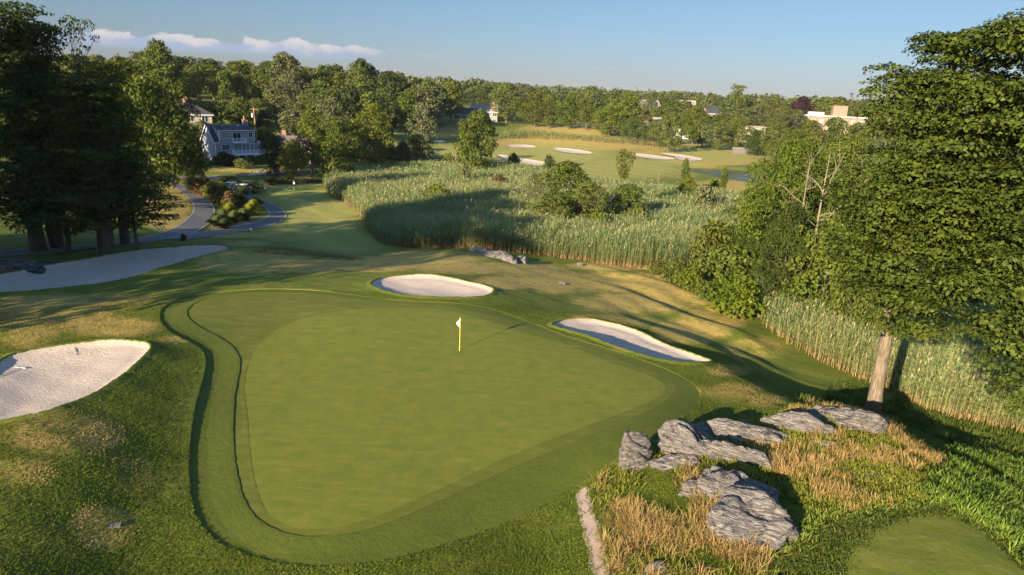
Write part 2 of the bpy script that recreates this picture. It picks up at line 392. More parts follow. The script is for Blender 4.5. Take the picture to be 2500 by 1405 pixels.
def turf(name, ca, cb, cdry=None, fine=14.0, bump=.6, bdist=.04, patch=.6, streak=0.0, dry_attr=False, dryamt=.25):
    m, nt, b = new_mat(name)
    g = N(nt, 'ShaderNodeNewGeometry'); pos = g.outputs['Position']
    big = NOISE(nt, pos, patch, 4.0, .6); fin = NOISE(nt, pos, fine, 3.0, .7)
    f = MATH(nt, 'ADD', MATH(nt, 'MULTIPLY', SMOOTH(nt, big, .3, .7), .6), MATH(nt, 'MULTIPLY', SMOOTH(nt, fin, .25, .75), .4))
    c = MIX(nt, f, ca, cb)
    if streak:
        mp = N(nt, 'ShaderNodeMapping'); L(nt, pos, mp.inputs['Vector']); mp.inputs['Scale'].default_value = (.5, 2.2, 1); mp.inputs['Rotation'].default_value = (0, 0, .25)
        sn = NOISE(nt, mp.outputs[0], 1.1, 5.0, .65)
        c = MIX(nt, MATH(nt, 'MULTIPLY', SMOOTH(nt, sn, .45, .75), streak), c, cdry)
    elif cdry:
        d = SMOOTH(nt, NOISE(nt, pos, .33, 6.0, .68), .52, .72)
        d = MATH(nt, 'MULTIPLY', d, dryamt)
        if dry_attr:
            at = N(nt, 'ShaderNodeAttribute', attribute_name='dry')
            nz = NOISE(nt, pos, .9, 7.0, .72)
            e = SMOOTH(nt, MATH(nt, 'MULTIPLY', at.outputs['Fac'], MATH(nt, 'ADD', -.45, MATH(nt, 'MULTIPLY', nz, 2.9))), .22, .8)
            d = MATH(nt, 'MAXIMUM', d, MATH(nt, 'MULTIPLY', e, .9))
        dc = MIX(nt, SMOOTH(nt, NOISE(nt, pos, 5.0, 5.0, .7), .3, .7), tuple(v * 1.15 for v in cdry), tuple(v * .7 for v in cdry))
        c = MIX(nt, d, c, dc)
        if dry_attr:
            am = N(nt, 'ShaderNodeAttribute', attribute_name='mow')
            # mown fairway with faint cutting bands
            sp_ = N(nt, 'ShaderNodeSeparateXYZ'); L(nt, pos, sp_.inputs[0])
            wv = MATH(nt, 'SINE', MATH(nt, 'ADD', MATH(nt, 'MULTIPLY', sp_.outputs[0], .75), MATH(nt, 'MULTIPLY', sp_.outputs[1], .5)))
            fw = MIX(nt, SMOOTH(nt, wv, -1.0, 1.0), (.235, .225, .052), (.275, .252, .062))
            fw = MIX(nt, MATH(nt, 'MULTIPLY', SMOOTH(nt, nz, .45, .7), .35), fw, (.34, .28, .08))
            c = MIX(nt, am.outputs['Fac'], c, fw)
            ab = N(nt, 'ShaderNodeAttribute', attribute_name='bare')
            c = MIX(nt, SMOOTH(nt, MATH(nt, 'ADD', ab.outputs['Fac'], MATH(nt, 'MULTIPLY', MATH(nt, 'SUBTRACT', nz, .5), .8)), .35, .65), c,
                    MIX(nt, fin, (.25, .16, .09), (.36, .25, .15)))
    if streak:
        c = MIX(nt, MATH(nt, 'MULTIPLY', SMOOTH(nt, NOISE(nt, pos, 9.0, 2.0, .5), .66, .74), .35), c, tuple(min(v * 1.5, 1) for v in cb))
        c = MIX(nt, MATH(nt, 'MULTIPLY', SMOOTH(nt, NOISE(nt, pos, 2.6, 5.0, .7), .5, .72), .3), c, tuple(v * .7 for v in ca))
    L(nt, c, b.inputs['Base Color']); b.inputs['Roughness'].default_value = .85; b.inputs['Specular IOR Level'].default_value = .15
    b.inputs['Sheen Weight'].default_value = .0
    if bump:
        bp = N(nt, 'ShaderNodeBump'); bp.inputs['Strength'].default_value = bump; bp.inputs['Distance'].default_value = bdist
        hs = MATH(nt, 'ADD', NOISE(nt, pos, fine, 4.0, .75), MATH(nt, 'MULTIPLY', NOISE(nt, pos, fine * .22, 3.0, .6), 1.5))
        L(nt, hs, bp.inputs['Height']); L(nt, bp.outputs[0], b.inputs['Normal'])
    return m
M = {}
M['rough'] = turf('rough_grass', (.074, .096, .009), (.124, .138, .015), (.37, .265, .07), 9.0, .7, .08, .5, dry_attr=True, dryamt=.3)
M['collar'] = turf('collar_grass', (.066, .084, .009), (.088, .102, .012), (.17, .15, .05), 16.0, .6, .03, .9, dryamt=.15)
M['apron'] = turf('apron_grass', (.078, .092, .009), (.100, .110, .013), (.2, .18, .06), 18.0, .3, .015, .5, streak=.4)
M['green'] = turf('green_grass', (.086, .116, .013), (.142, .142, .020), (.20, .175, .03), 24.0, .3, .012, 1.1, streak=.45)
M['tee'] = turf('tee_grass', (.10, .122, .014), (.138, .15, .02), (.2, .18, .06), 14.0, .6, .03, .9, streak=.4)
M['tee_dry'] = turf('far_tee_grass', (.20, .215, .042), (.25, .245, .055), (.3, .25, .08), 12.0, .3, .02, .5, streak=.3)
def sand_mat():
    m, nt, b = new_mat('bunker_sand')
    g = N(nt, 'ShaderNodeNewGeometry'); pos = g.outputs['Position']
    c = MIX(nt, NOISE(nt, pos, 1.3, 6.0, .65), (.40, .325, .255), (.48, .40, .32))
    # rake lines and ball marks
    mp = N(nt, 'ShaderNodeMapping'); L(nt, pos, mp.inputs['Vector']); mp.inputs['Scale'].default_value = (.35, 1, 1); mp.inputs['Rotation'].default_value = (0, 0, .5)
    rk = NOISE(nt, mp.outputs[0], 7.0, 4.0, .7, .6)
    c = MIX(nt, MATH(nt, 'MULTIPLY', SMOOTH(nt, rk, .55, .75), .55), c, (.28, .225, .18))
    L(nt, c, b.inputs['Base Color']); b.inputs['Roughness'].default_value = .95; b.inputs['Specular IOR Level'].default_value = .1
    bp = N(nt, 'ShaderNodeBump'); bp.inputs['Strength'].default_value = .9; bp.inputs['Distance'].default_value = .08
    L(nt, MATH(nt, 'ADD', rk, MATH(nt, 'MULTIPLY', NOISE(nt, pos, 16.0, 3.0, .6), .6)), bp.inputs['Height']); L(nt, bp.outputs[0], b.inputs['Normal'])
    return m
M['sand'] = sand_mat()
def water_mat():
    m, nt, b = new_mat('pond_water')
    b.inputs['Base Color'].default_value = (.012, .018, .016, 1); b.inputs['Roughness'].default_value = .03; b.inputs['IOR'].default_value = 1.33
    b.inputs['Specular IOR Level'].default_value = .9
    g = N(nt, 'ShaderNodeNewGeometry'); bp = N(nt, 'ShaderNodeBump'); bp.inputs['Strength'].default_value = .5; bp.inputs['Distance'].default_value = .12
    L(nt, NOISE(nt, g.outputs['Position'], 1.5, 3.0), bp.inputs['Height']); L(nt, bp.outputs[0], b.inputs['Normal'])
    return m
M['water'] = water_mat()
M['asphalt'] = plain('path_asphalt', (.115, .105, .1), .9, .12, 2.5, bump=.3)
M['kerb'] = plain('path_edge', (.33, .29, .24), .9, .15, 3.0)
M['dirt'] = plain('dirt', (.36, .265, .19), .95, .22, 2.2, bump=.4)

# ------------------------------------------------------------------ ground sheet
def build_ground():
    rr = [0.6, 3, 7, 11]
    r = 14.0
    while r < 420: rr.append(r); r *= 1.0068
    while r < 7000: rr.append(r); r *= 1.05
    rr = np.array(rr)
    af = np.linspace(-R_(46), R_(46), 620)
    ab = np.concatenate([np.linspace(R_(46), R_(314), 75)[1:-1]])
    aa = np.concatenate([af, ab]); na = len(aa); nr = len(rr)
    A, RR = np.meshgrid(aa, rr); x = (np.sin(A) * RR).ravel(); y = (np.cos(A) * RR).ravel()
    z = T(x, y, base=True)
    V = np.stack([x, y, z], 1)
    i = np.arange(nr - 1)[:, None]; j = np.arange(na)[None, :]; j2 = (j + 1) % na
    F = np.stack([i * na + j, i * na + j2, (i + 1) * na + j2, (i + 1) * na + j], -1).reshape(-1, 4)
    F = np.vstack([F])
    return V, F
DRY = [  # picture x, y, half width, half height, amount: burnt patches of turf
 (120,760,160,40,.75),(270,800,110,22,.8),(60,820,80,30,.6),(430,830,40,8,.9),(150,1060,140,50,.75),(250,1290,70,50,.9),(60,1150,90,40,.5),(330,1150,80,60,.35),
 (250,735,180,20,.5),(620,640,140,30,.75),(760,650,120,18,.7),(900,645,150,18,.8),(1050,630,120,18,.85),(1150,655,140,14,.8),(1290,660,90,20,.7),(1250,690,90,16,.9),
 (1360,690,70,25,.9),(1500,690,160,26,.7),(1650,705,110,25,.75),(1560,740,150,26,.75),(1480,790,120,22,.6),(1680,810,90,30,.8),(1740,780,80,30,.7),(1840,850,90,26,.5),
 (1500,650,110,10,.9),(1660,690,60,16,.9),(1800,960,110,22,.6),(1880,980,60,16,.6),(1780,905,60,14,.6),
 (400,500,60,40,.95),(420,545,60,22,.85),(390,470,40,25,.95),(560,575,90,7,.6),(640,545,40,12,.4),
 (850,545,40,28,.5),(800,535,80,12,.5),(700,490,40,10,.5),(830,470,40,18,.6),(600,595,60,8,.6),(520,440,90,12,.6),(640,418,120,5,.55),(560,412,70,6,.9),
 (1450,352,260,14,1.0),(1700,372,160,12,.8),(1750,395,130,9,.9),(1800,455,140,16,.7),(1500,315,200,16,1.0),(1350,345,120,12,.9),(1080,325,60,14,.7),(1750,300,150,12,.7),(1880,360,60,10,.4),(1600,410,200,10,.35)]
MOW = [(990,330,45,40,1.0),(1090,380,60,26,.9),(1320,382,170,26,1.0),(1480,410,190,26,.85),(1760,376,130,17,1.0),(1640,425,60,10,.5),(1700,372,160,8,.5),
 (770,520,90,70,.95),(680,475,40,25,.7),(850,590,110,26,.8),(740,570,120,20,.7)]
BARE = [(1545,1400,10,6,.0),(1640,665,40,16,.55),(1740,720,60,25,.45),(860,500,26,24,.5),(905,540,16,14,.5),(560,560,60,5,.5),(560,545,70,14,.6),(2110,930,60,10,.4),(1850,860,60,30,.35)]
def brush(lst, px, py, w):
    out = np.zeros(px.shape)
    for cx, cy, rx, ry, a in lst:
        d = ((px - cx) / rx / 1.25) ** 2 + ((py - cy) / ry / 1.25) ** 2
        out = np.maximum(out, a * (1 - smooth(d, .1, 1.5)))
    return out
V, F = build_ground()
_px, _py = project(V)
_front = (V[:, 1] > 5)
attrs = {'dry': brush(DRY, _px, _py, 0) * _front, 'mow': brush(MOW, _px, _py, 0) * _front, 'bare': brush(BARE, _px, _py, 0) * _front}
attrs['dry'] = np.maximum(attrs['dry'], np.where(np.hypot(V[:, 0], V[:, 1]) > 420, .2, 0))
gm = mesh_from('ground', V, F, M['rough'], True, attrs=attrs)
tag(link('ground', gm), kind='structure')

def sheet(name, poly, step, zoff, mat, zfun=None):
    poly = resample(poly, step)
    lo = poly.min(0); hi = poly.max(0)
    gx, gy = np.meshgrid(np.arange(lo[0], hi[0], step), np.arange(lo[1], hi[1], step * .87))
    gx = gx + (np.arange(gx.shape[0]) % 2)[:, None] * step * .5
    gx = gx.ravel(); gy = gy.ravel(); k = sdist(poly, gx, gy) > step * .45
    pts2 = np.vstack([poly, np.stack([gx[k], gy[k]], 1)]); n = len(poly)
    vs, es, fs, *_ = delaunay_2d_cdt([Vector(p) for p in pts2], [(i, (i + 1) % n) for i in range(n)], [list(range(n))], 1, 1e-5)
    vs = np.array([tuple(v) for v in vs]); fs = [f for f in fs if len(f) == 3]
    z = (zfun or T)(vs[:, 0], vs[:, 1]) + zoff
    F = np.array(fs); a, b, c = (vs[F[:, i]] for i in range(3))
    flip = ((b[:, 0] - a[:, 0]) * (c[:, 1] - a[:, 1]) - (b[:, 1] - a[:, 1]) * (c[:, 0] - a[:, 0])) < 0
    F[flip] = F[flip][:, ::-1]
    return tag(link(name, mesh_from(name, np.column_stack([vs, z]), F, mat, True)), kind='structure')
def lip(name, poly, width, h, mat, step=.3, drop=.1, ragged=.012, zf=None, attrs=False, fade=False):
    """a turf edge: rises gently to the cut and drops straight down"""
    p = resample(poly, step); n = len(p)
    t = np.roll(p, -1, 0) - np.roll(p, 1, 0); t /= np.hypot(*t.T)[:, None]
    nr = np.stack([t[:, 1], -t[:, 0]], 1)
    area = .5 * np.sum(p[:, 0] * np.roll(p[:, 1], -1) - np.roll(p[:, 0], -1) * p[:, 1])
    if area < 0: nr = -nr
    j = rng.normal(0, ragged, n); hz = h * (1 + rng.normal(0, .12, n))
    if fade:
        fx, fy = project(np.column_stack([p, p[:, 0] * 0])); hz = hz * (1.12 - smooth(fx, 560, 950))
    rows = []
    zf = zf or T
    for off, dz in ((width, -.012), (width * .55, h * .5), (width * .2, h * .9), (.03, h), (-.02, h * .8), (-.045, -drop)):
        q = p + nr * (off + j[:, None] * (1 if off < .3 else 0))
        z = zf(q[:, 0], q[:, 1])
        if off < .2: z = np.maximum(z, zf((p + nr * .2)[:, 0], (p + nr * .2)[:, 1])) if dz > 0 else z
        rows.append(np.column_stack([q, z + (dz if dz <= 0 else dz * hz / h)]))
    V = np.vstack(rows); k = np.arange(n); k2 = (k + 1) % n
    F = np.vstack([np.stack([i * n + k, i * n + k2, (i + 1) * n + k2, (i + 1) * n + k], 1) for i in range(len(rows) - 1)])
    if area < 0: F = F[:, ::-1]
    at = None
    if attrs:
        qx, qy = project(V); at = {'dry': brush(DRY, qx, qy, 0), 'mow': brush(MOW, qx, qy, 0) * 0, 'bare': qx * 0}
    return tag(link(name, mesh_from(name, V, F, mat, True, attrs=at)), kind='structure')
sheet('green_collar', Z['collar'], .45, .0, M['collar'])
sheet('green_apron', Z['apron'], .4, .014, M['apron'])
sheet('putting_green', Z['green'], .4, .028, M['green'])
lip('rough_edge', Z['collar'], 2.2, .065, M['rough'], attrs=True, fade=True)
lip('collar_edge', Z['apron'], 1.3, .035, M['collar'], drop=.03, fade=True)
lip('apron_edge', Z['green'], .8, .016, M['apron'], drop=.02, ragged=.008, fade=True)
for k_, (poly, dep) in BUN.items():
    far = k_ in 'efghij'
    sheet('bunker_sand', poly, .8 if far else .3, .03, M['sand'])
    if not far: lip('bunker_edge', poly, .5, .09, M['rough'], drop=.3, ragged=.025, attrs=True, step=.15)
# dirt strip beside the dry grass, bottom right of the green
Z['strip'] = zone([(1400,1190),(1428,1180),(1444,1215),(1454,1260),(1473,1310),(1491,1360),(1503,1420),(1449,1420),(1438,1370),(1425,1310),(1412,1250)], 2, .3)
Z['strip'] = Z['strip'] + rng.normal(0, .04, Z['strip'].shape)
sheet('dirt_strip', Z['strip'], .3, .012, M['dirt'])
Z['teetop'] = zone([(2080,1430),(2060,1380),(2110,1310),(2190,1262),(2290,1252),(2380,1280),(2440,1330),(2500,1400),(2560,1480),(2200,1500)], 2, .3)
sheet('upper_tee', Z['teetop'], .35, .03, M['tee'])
Z['tee1'] = zone([(672,484),(676,458),(720,451),(800,449),(822,466),(838,485)], 1, .6); sheet('far_tee', Z['tee1'], .8, .05, M['tee_dry'])
Z['tee2'] = zone([(770,509),(855,504),(890,530),(800,534)], 1, .6); sheet('far_tee', Z['tee2'], .8, .05, M['tee_dry'])
sheet('pond', Z['pond'], 2.0, 0, M['water'], zfun=lambda x, y: np.full(x.shape, POND_Z))
def ribbon(name, pxs, w, zoff, mat, edge=None):
    c = resample(P(chaikin(pxs, 3, False))[:, :2], .7, False)
    for _ in range(6): c[1:-1] = .5 * c[1:-1] + .25 * (c[:-2] + c[2:])
    t = np.gradient(c, axis=0); t /= np.hypot(*t.T)[:, None]; nr = np.stack([t[:, 1], -t[:, 0]], 1)
    def strip(nm, o0, o1, k, zo, m_):
        offs = np.linspace(o0, o1, k); rows = [np.column_stack([c + nr * o, T((c + nr * o)[:, 0], (c + nr * o)[:, 1]) + zo]) for o in offs]
        V = np.vstack(rows); n = len(c); i = np.arange(n - 1)
        F = np.vstack([np.stack([a * n + i, a * n + i + 1, (a + 1) * n + i + 1, (a + 1) * n + i], 1) for a in range(k - 1)])[:, ::-1]
        return tag(link(nm, mesh_from(nm, V, F, m_, True)), kind='structure')
    o = strip(name, -w / 2, w / 2, 7, zoff, mat)
    if edge:
        strip('path_kerb', -w / 2 - .16, -w / 2, 2, zoff + .02, edge); strip('path_kerb', w / 2, w / 2 + .16, 2, zoff + .02, edge)
    return c
PATH = ribbon('cart_path', [(-60,622),(60,618),(130,612),(250,600),(330,592),(400,581),(455,563),(490,538),(502,512),(488,488),(462,468),(430,452),(392,440),(330,434),(240,430)], 2.7, .06, M['asphalt'], M['kerb'])
PATH2 = ribbon('cart_path', [(420,586),(470,578),(540,567),(610,556),(658,543),(682,529),(672,512),(640,494),(612,484),(590,474),(560,468)], 2.3, .064, M['asphalt'], M['kerb'])
ribbon('road', [(380,438),(480,434),(560,431),(640,427),(720,421),(800,413)], 3.4, .07, M['asphalt'])
# ------------------------------------------------------------------ foliage materials
def leaf_mat(name, ca, cb, trans=.25, rough=.55, hue=.35, coord_scale=.25):
    m, nt, b = new_mat(name)
    g = N(nt, 'ShaderNodeNewGeometry'); oi = N(nt, 'ShaderNodeObjectInfo')
    isl = g.outputs['Random Per Island']
    cl = NOISE(nt, g.outputs['Position'], coord_scale, 3.0, .6)
    f = MATH(nt, 'ADD', MATH(nt, 'MULTIPLY', isl, .5), MATH(nt, 'MULTIPLY', SMOOTH(nt, cl, .3, .7), .5))
    c = MIX(nt, f, ca, cb)
    hs = N(nt, 'ShaderNodeHueSaturation'); L(nt, c, hs.inputs['Color'])
    r = oi.outputs['Random']
    L(nt, MATH(nt, 'ADD', .5 - .035 * hue, MATH(nt, 'MULTIPLY', r, .07 * hue)), hs.inputs['Hue'])
    L(nt, MATH(nt, 'ADD', 1 - .55 * hue, MATH(nt, 'MULTIPLY', r, 1.1 * hue)), hs.inputs['Value'])
    r2 = MATH(nt, 'FRACT', MATH(nt, 'MULTIPLY', r, 7.31))
    L(nt, MATH(nt, 'ADD', 1 - .35 * hue, MATH(nt, 'MULTIPLY', r2, .5 * hue)), hs.inputs['Saturation'])
    L(nt, hs.outputs[0], b.inputs['Base Color']); b.inputs['Roughness'].default_value = rough; b.inputs['Specular IOR Level'].default_value = .08
    tr = N(nt, 'ShaderNodeBsdfTranslucent'); L(nt, MIX(nt, .5, hs.outputs[0], (.14, .17, .02)), tr.inputs['Color'])
    mx = N(nt, 'ShaderNodeMixShader'); mx.inputs[0].default_value = trans
    L(nt, b.outputs[0], mx.inputs[1]); L(nt, tr.outputs[0], mx.inputs[2])
    L(nt, mx.outputs[0], nt.nodes['Material Output'].inputs['Surface'])
    return m
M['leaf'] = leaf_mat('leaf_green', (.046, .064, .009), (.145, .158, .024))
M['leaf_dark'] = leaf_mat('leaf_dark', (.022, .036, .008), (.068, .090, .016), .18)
M['leaf_oak'] = leaf_mat('leaf_oak', (.036, .060, .009), (.118, .144, .02), .22, hue=.2)
M['leaf_big'] = leaf_mat('leaf_big', (.012, .024, .004), (.096, .122, .016), .2, hue=.1, coord_scale=.6)
M['leaf_lime'] = leaf_mat('leaf_lime', (.06, .088, .01), (.13, .16, .018), .3, hue=.2)
M['leaf_grey'] = leaf_mat('leaf_grey', (.06, .07, .026), (.145, .15, .06), .2, hue=.2)
M['leaf_purple'] = leaf_mat('leaf_purple', (.02, .009, .012), (.045, .018, .022), .15, hue=.1)
M['leaf_red'] = leaf_mat('leaf_red', (.06, .05, .014), (.16, .085, .03), .2, hue=.25)
M['leaf_far'] = leaf_mat('leaf_far', (.055, .07, .024), (.12, .13, .042), .2, hue=.4)
M['bark'] = plain('bark', (.095, .075, .055), .95, .3, 4.0, bump=.8)
def bark_mat(name, ca, cb):
    m, nt, b = new_mat(name); tc_ = N(nt, 'ShaderNodeTexCoord'); mp = N(nt, 'ShaderNodeMapping'); L(nt, tc_.outputs['Object'], mp.inputs['Vector']); mp.inputs['Scale'].default_value = (9, 9, 1.3)
    f = NOISE(nt, mp.outputs[0], 1.5, 6.0, .7, .4); g2 = NOISE(nt, tc_.outputs['Object'], .9, 4.0)
    c = MIX(nt, SMOOTH(nt, f, .35, .65), ca, cb); c = MIX(nt, MATH(nt, 'MULTIPLY', SMOOTH(nt, g2, .5, .7), .5), c, tuple(v * .6 for v in ca))
    L(nt, c, b.inputs['Base Color']); b.inputs['Roughness'].default_value = .95; b.inputs['Specular IOR Level'].default_value = .1
    bp = N(nt, 'ShaderNodeBump'); bp.inputs['Strength'].default_value = 1.0; bp.inputs['Distance'].default_value = .08; L(nt, f, bp.inputs['Height']); L(nt, bp.outputs[0], b.inputs['Normal'])
    return m
M['bark_pale'] = bark_mat('bark_pale', (.10, .078, .052), (.23, .18, .122))
M['bark_dead'] = plain('bark_dead', (.17, .135, .095), .9, .15, 5.0, bump=.4)
def vcol_mat(name, trans=.25, rough=.7):
    m, nt, b = new_mat(name)
    a = N(nt, 'ShaderNodeAttribute', attribute_name='Col'); g = N(nt, 'ShaderNodeNewGeometry')
    c = MIX(nt, MATH(nt, 'MULTIPLY', NOISE(nt, g.outputs['Position'], .35, 3.0), .6), a.outputs['Color'], (.06, .075, .02), 'MIX') if False else a.outputs['Color']
    L(nt, c, b.inputs['Base Color']); b.inputs['Roughness'].default_value = rough; b.inputs['Specular IOR Level'].default_value = .04
    tr = N(nt, 'ShaderNodeBsdfTranslucent'); L(nt, c, tr.inputs['Color'])
    mx = N(nt, 'ShaderNodeMixShader'); mx.inputs[0].default_value = trans
    L(nt, b.outputs[0], mx.inputs[1]); L(nt, tr.outputs[0], mx.inputs[2]); L(nt, mx.outputs[0], nt.nodes['Material Output'].inputs['Surface'])
    return m
M['blade'] = vcol_mat('grass_blades')

# ------------------------------------------------------------------ leaves, crowns, trees
def unit(v): return v / np.maximum(np.linalg.norm(v, axis=-1, keepdims=True), 1e-9)
def leaves(C, Nrm, size, r, aspect=.6, fold=.18):
    """one folded rhombus per point"""
    n = len(C); rnd = unit(r.normal(size=(n, 3)))
    a = unit(np.cross(Nrm, rnd)); b = np.cross(Nrm, a); s = size[:, None]
    V = np.stack([C - a * s * .5, C + b * s * aspect * .5 + Nrm * s * fold, C + a * s * .5, C - b * s * aspect * .5 + Nrm * s * fold], 1).reshape(-1, 3)
    return V, np.arange(4 * n).reshape(-1, 4)
def clump_leaves(cl, dens, lsize, r, up=.35, jit=.75, under=.35):
    """cl: rows cx cy cz rx rz; leaves on the shells of flattened clumps, few below"""
    cl = np.asarray(cl, float)
    area = 4 * np.pi * ((cl[:, 3] ** 2 + 2 * cl[:, 3] * cl[:, 4]) / 3)
    n = np.maximum((area * dens).astype(int), 4); idx = np.repeat(np.arange(len(cl)), n); k = len(idx)
    d = unit(r.normal(size=(k, 3))); low = (d[:, 2] < -.15) & (r.random(k) > under); d[low, 2] *= -1
    q = .62 + .42 * r.random(k) ** .6
    lob = 1 + .22 * np.sin(d[:, 0] * 5 + idx) * np.sin(d[:, 1] * 5 + idx * 2.1) + .12 * np.sin(d[:, 2] * 7 + d[:, 0] * 9 + idx)
    c = cl[idx]; rad = (q * lob)[:, None]
    Pn = c[:, :3] + d * rad * np.stack([c[:, 3], c[:, 3], c[:, 4]], 1)
    nn = unit(d + np.array([0, 0, up]) + jit * r.normal(size=(k, 3)))
    return leaves(Pn, nn, lsize * (.5 + 1.0 * r.random(k)), r)
def limb(mb, a, b, ra, rb, r, sag=.12, n=5, sides=6):
    a = np.array(a, float); b = np.array(b, float); l = np.linalg.norm(b - a)
    off = r.normal(size=3) * l * .06; path = []
    for i in range(n):
        t = i / (n - 1); p = a * (1 - t) + b * t + off * math.sin(math.pi * t) + np.array([0, 0, sag * l * math.sin(math.pi * t) * .6]); path.append(p)
    mb.tube(path, [ra + (rb - ra) * i / (n - 1) for i in range(n)], sides)
def make_proto(name, H, R, seed, nclump=45, crown0=.28, shape='round', csize=.3, flat=.7, lsize=.5, dens=2.6, leafm='leaf', barkm='bark', tr=None, lean=0.0, limbs=10, up=.35, under=.35, gap=0.0):
    r = np.random.default_rng(seed); z0 = H * crown0; cl = []
    lobes = [(r.uniform(0, 6.28), r.uniform(.75, 1.15)) for _ in range(6)]
    def env(az, t):
        l = 1 + .16 * math.sin(2 * az + lobes[0][0]) + .13 * math.sin(3 * az + lobes[1][0] + t * 3) + .1 * math.sin(5 * az + lobes[2][0] - 4 * t)
        if shape == 'round': p = math.sqrt(max(1 - ((t - .42) / (.60 if t > .42 else .52)) ** 2, .02))
        elif shape == 'spread': p = (.62 + .38 * math.sin(t * 2.6)) * math.sqrt(max(1 - max(t - .55, 0) ** 2 / .24, .03))
        elif shape == 'cone': p = (1 - t) ** .8 * .95 + .06
        elif shape == 'column': p = math.sqrt(max(1 - (2 * t - 1) ** 4, .05))
        elif shape == 'umbrella': p = .45 + .55 * t if t < .75 else math.sqrt(max(1 - ((t - .75) / .3) ** 2, .02))
        elif shape == 'layer': p = (.95 - .55 * t) * (1.0 if int(t * 9) % 2 == 0 else .72)
        else: p = 1
        return p * l * R
    for i in range(nclump):
        t = (i + r.random()) / nclump
        if shape == 'round': t = t ** .9
        az = i * 2.39996 + r.uniform(-.5, .5)
        e = env(az, t); cs = csize * R * r.uniform(.65, 1.3)
        rad = max(e - cs * .75, 0) * (1 - (r.random() ** 2.2) * .8)
        if r.random() < gap: continue
        cl.append((math.cos(az) * rad + lean * t * R, math.sin(az) * rad, z0 + t * (H - z0 - cs * flat * .7) + cs * flat * .2, cs, cs * flat))
    cl = np.array(cl)
    V, F = clump_leaves(cl, dens, lsize, r, up, under=under)
    cm = mesh_from(name + '_crown', V, F, M[leafm])
    mb = MB(); tr = tr or H * .021
    top = np.array([lean * R * .7, 0, H * .8])
    tp = [np.array([0, 0, -.6])] + [np.array([lean * R * .7 * (k / 6) ** 1.5 + r.normal() * .08, r.normal() * .08, H * .8 * k / 6]) for k in range(7)]
    mb.tube(tp, [tr * 1.35, tr * 1.15, tr * .95, tr * .85, tr * .7, tr * .55, tr * .38, tr * .15], 9)
    sel = r.choice(len(cl), min(limbs, len(cl)), replace=False)
    for k in sel:
        c = cl[k]; hz = min(max(c[2] - np.hypot(c[0], c[1]) * .55, H * crown0 * .75), H * .74)
        x = lean * R * .7 * (hz / (H * .8)) ** 1.5
        limb(mb, (x, 0, hz), c[:3], tr * .42 * (1 - hz / H * .6), tr * .09, r)
    tm = mb.mesh(name + '_trunk', M[barkm], True)
    return dict(crown=cm, trunk=tm, H=H, R=R, cl=cl)
PR = {}
for i in range(4):
    PR['far%d' % i] = make_proto('far_tree', 17, 6.5, 100 + i, 46, .16, 'round', .30, .72, .7, 2.6, 'leaf', limbs=5)
PR['far4'] = make_proto('far_tree', 16, 7, 110, 40, .22, 'spread', .30, .6, .85, 1.7, 'leaf', limbs=6)
PR['far5'] = make_proto('far_tree', 18, 5, 111, 46, .14, 'column', .36, .8, .85, 1.7, 'leaf', limbs=5)
for i in range(3):
    PR['mid%d' % i] = make_proto('mid_tree', 15, 6.0, 120 + i, 70, .14, 'round', .24, .66, .42, 6.5, 'leaf', limbs=9)
PR['spread'] = make_proto('spreading_tree', 13, 7.2, 130, 62, .12, 'spread', .25, .5, .5, 4.4, 'leaf', limbs=16)
PR['grey'] = make_proto('grey_tree', 14, 5.5, 131, 80, .16, 'round', .2, .7, .42, 3.6, 'leaf_grey', barkm='bark_pale', limbs=16)
PR['purple'] = make_proto('purple_tree', 17, 8, 132, 50, .05, 'round', .3, .75, .9, 2.0, 'leaf_purple', limbs=3)
PR['umbrella'] = make_proto('umbrella_tree', 22, 7, 133, 26, .62, 'umbrella', .26, .5, .7, 2.0, 'leaf', limbs=14, tr=.35)
PR['spruce'] = make_proto('conifer', 20, 4.2, 134, 90, .08, 'cone', .26, .5, .6, 2.2, 'leaf_dark', limbs=4)
PR['lime'] = make_proto('lime_tree', 12, 5.5, 135, 60, .10, 'round', .26, .7, .45, 4.6, 'leaf_lime', limbs=8)
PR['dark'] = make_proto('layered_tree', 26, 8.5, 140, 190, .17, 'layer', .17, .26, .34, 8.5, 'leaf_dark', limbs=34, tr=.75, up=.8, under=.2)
PR['dark2'] = make_proto('layered_tree', 26, 9.0, 141, 150, .2, 'layer', .19, .28, .34, 7.5, 'leaf', limbs=34, tr=.7, up=.8, under=.2)
PR['wispy'] = make_proto('wispy_tree', 24, 5.5, 142, 44, .45, 'spread', .22, .38, .38, 4.6, 'leaf', limbs=26, tr=.32, up=.8, gap=.15)
PR['skirt'] = make_proto('hemlock', 12, 6.5, 143, 90, .26, 'layer', .22, .3, .36, 5.2, 'leaf_dark', limbs=14, tr=.3, up=.9, under=.2)
PR['near0'] = make_proto('near_tree', 16, 7.0, 150, 120, .10, 'round', .21, .62, .24, 18.0, 'leaf_oak', barkm='bark_pale', limbs=18, tr=.34)
PR['near1'] = make_proto('near_tree', 15, 6.5, 151, 120, .08, 'spread', .22, .55, .24, 18.0, 'leaf_oak', barkm='bark_pale', limbs=18, tr=.32)
PR['near2'] = make_proto('near_tree', 12, 5.5, 152, 90, .04, 'round', .23, .65, .24, 18.0, 'leaf_dark', limbs=8, tr=.25)
PR['bush0'] = make_proto('bush', 2.6, 2.0, 160, 26, .02, 'round', .42, .75, .26, 14, 'leaf', limbs=4, tr=.06)
PR['bush1'] = make_proto('bush', 2.4, 2.0, 161, 24, .02, 'round', .42, .75, .26, 14, 'leaf_lime', limbs=4, tr=.06)
PR['bush2'] = make_proto('bush', 2.4, 2.0, 162, 24, .02, 'round', .42, .75, .26, 12, 'leaf_red', limbs=6, tr=.06)
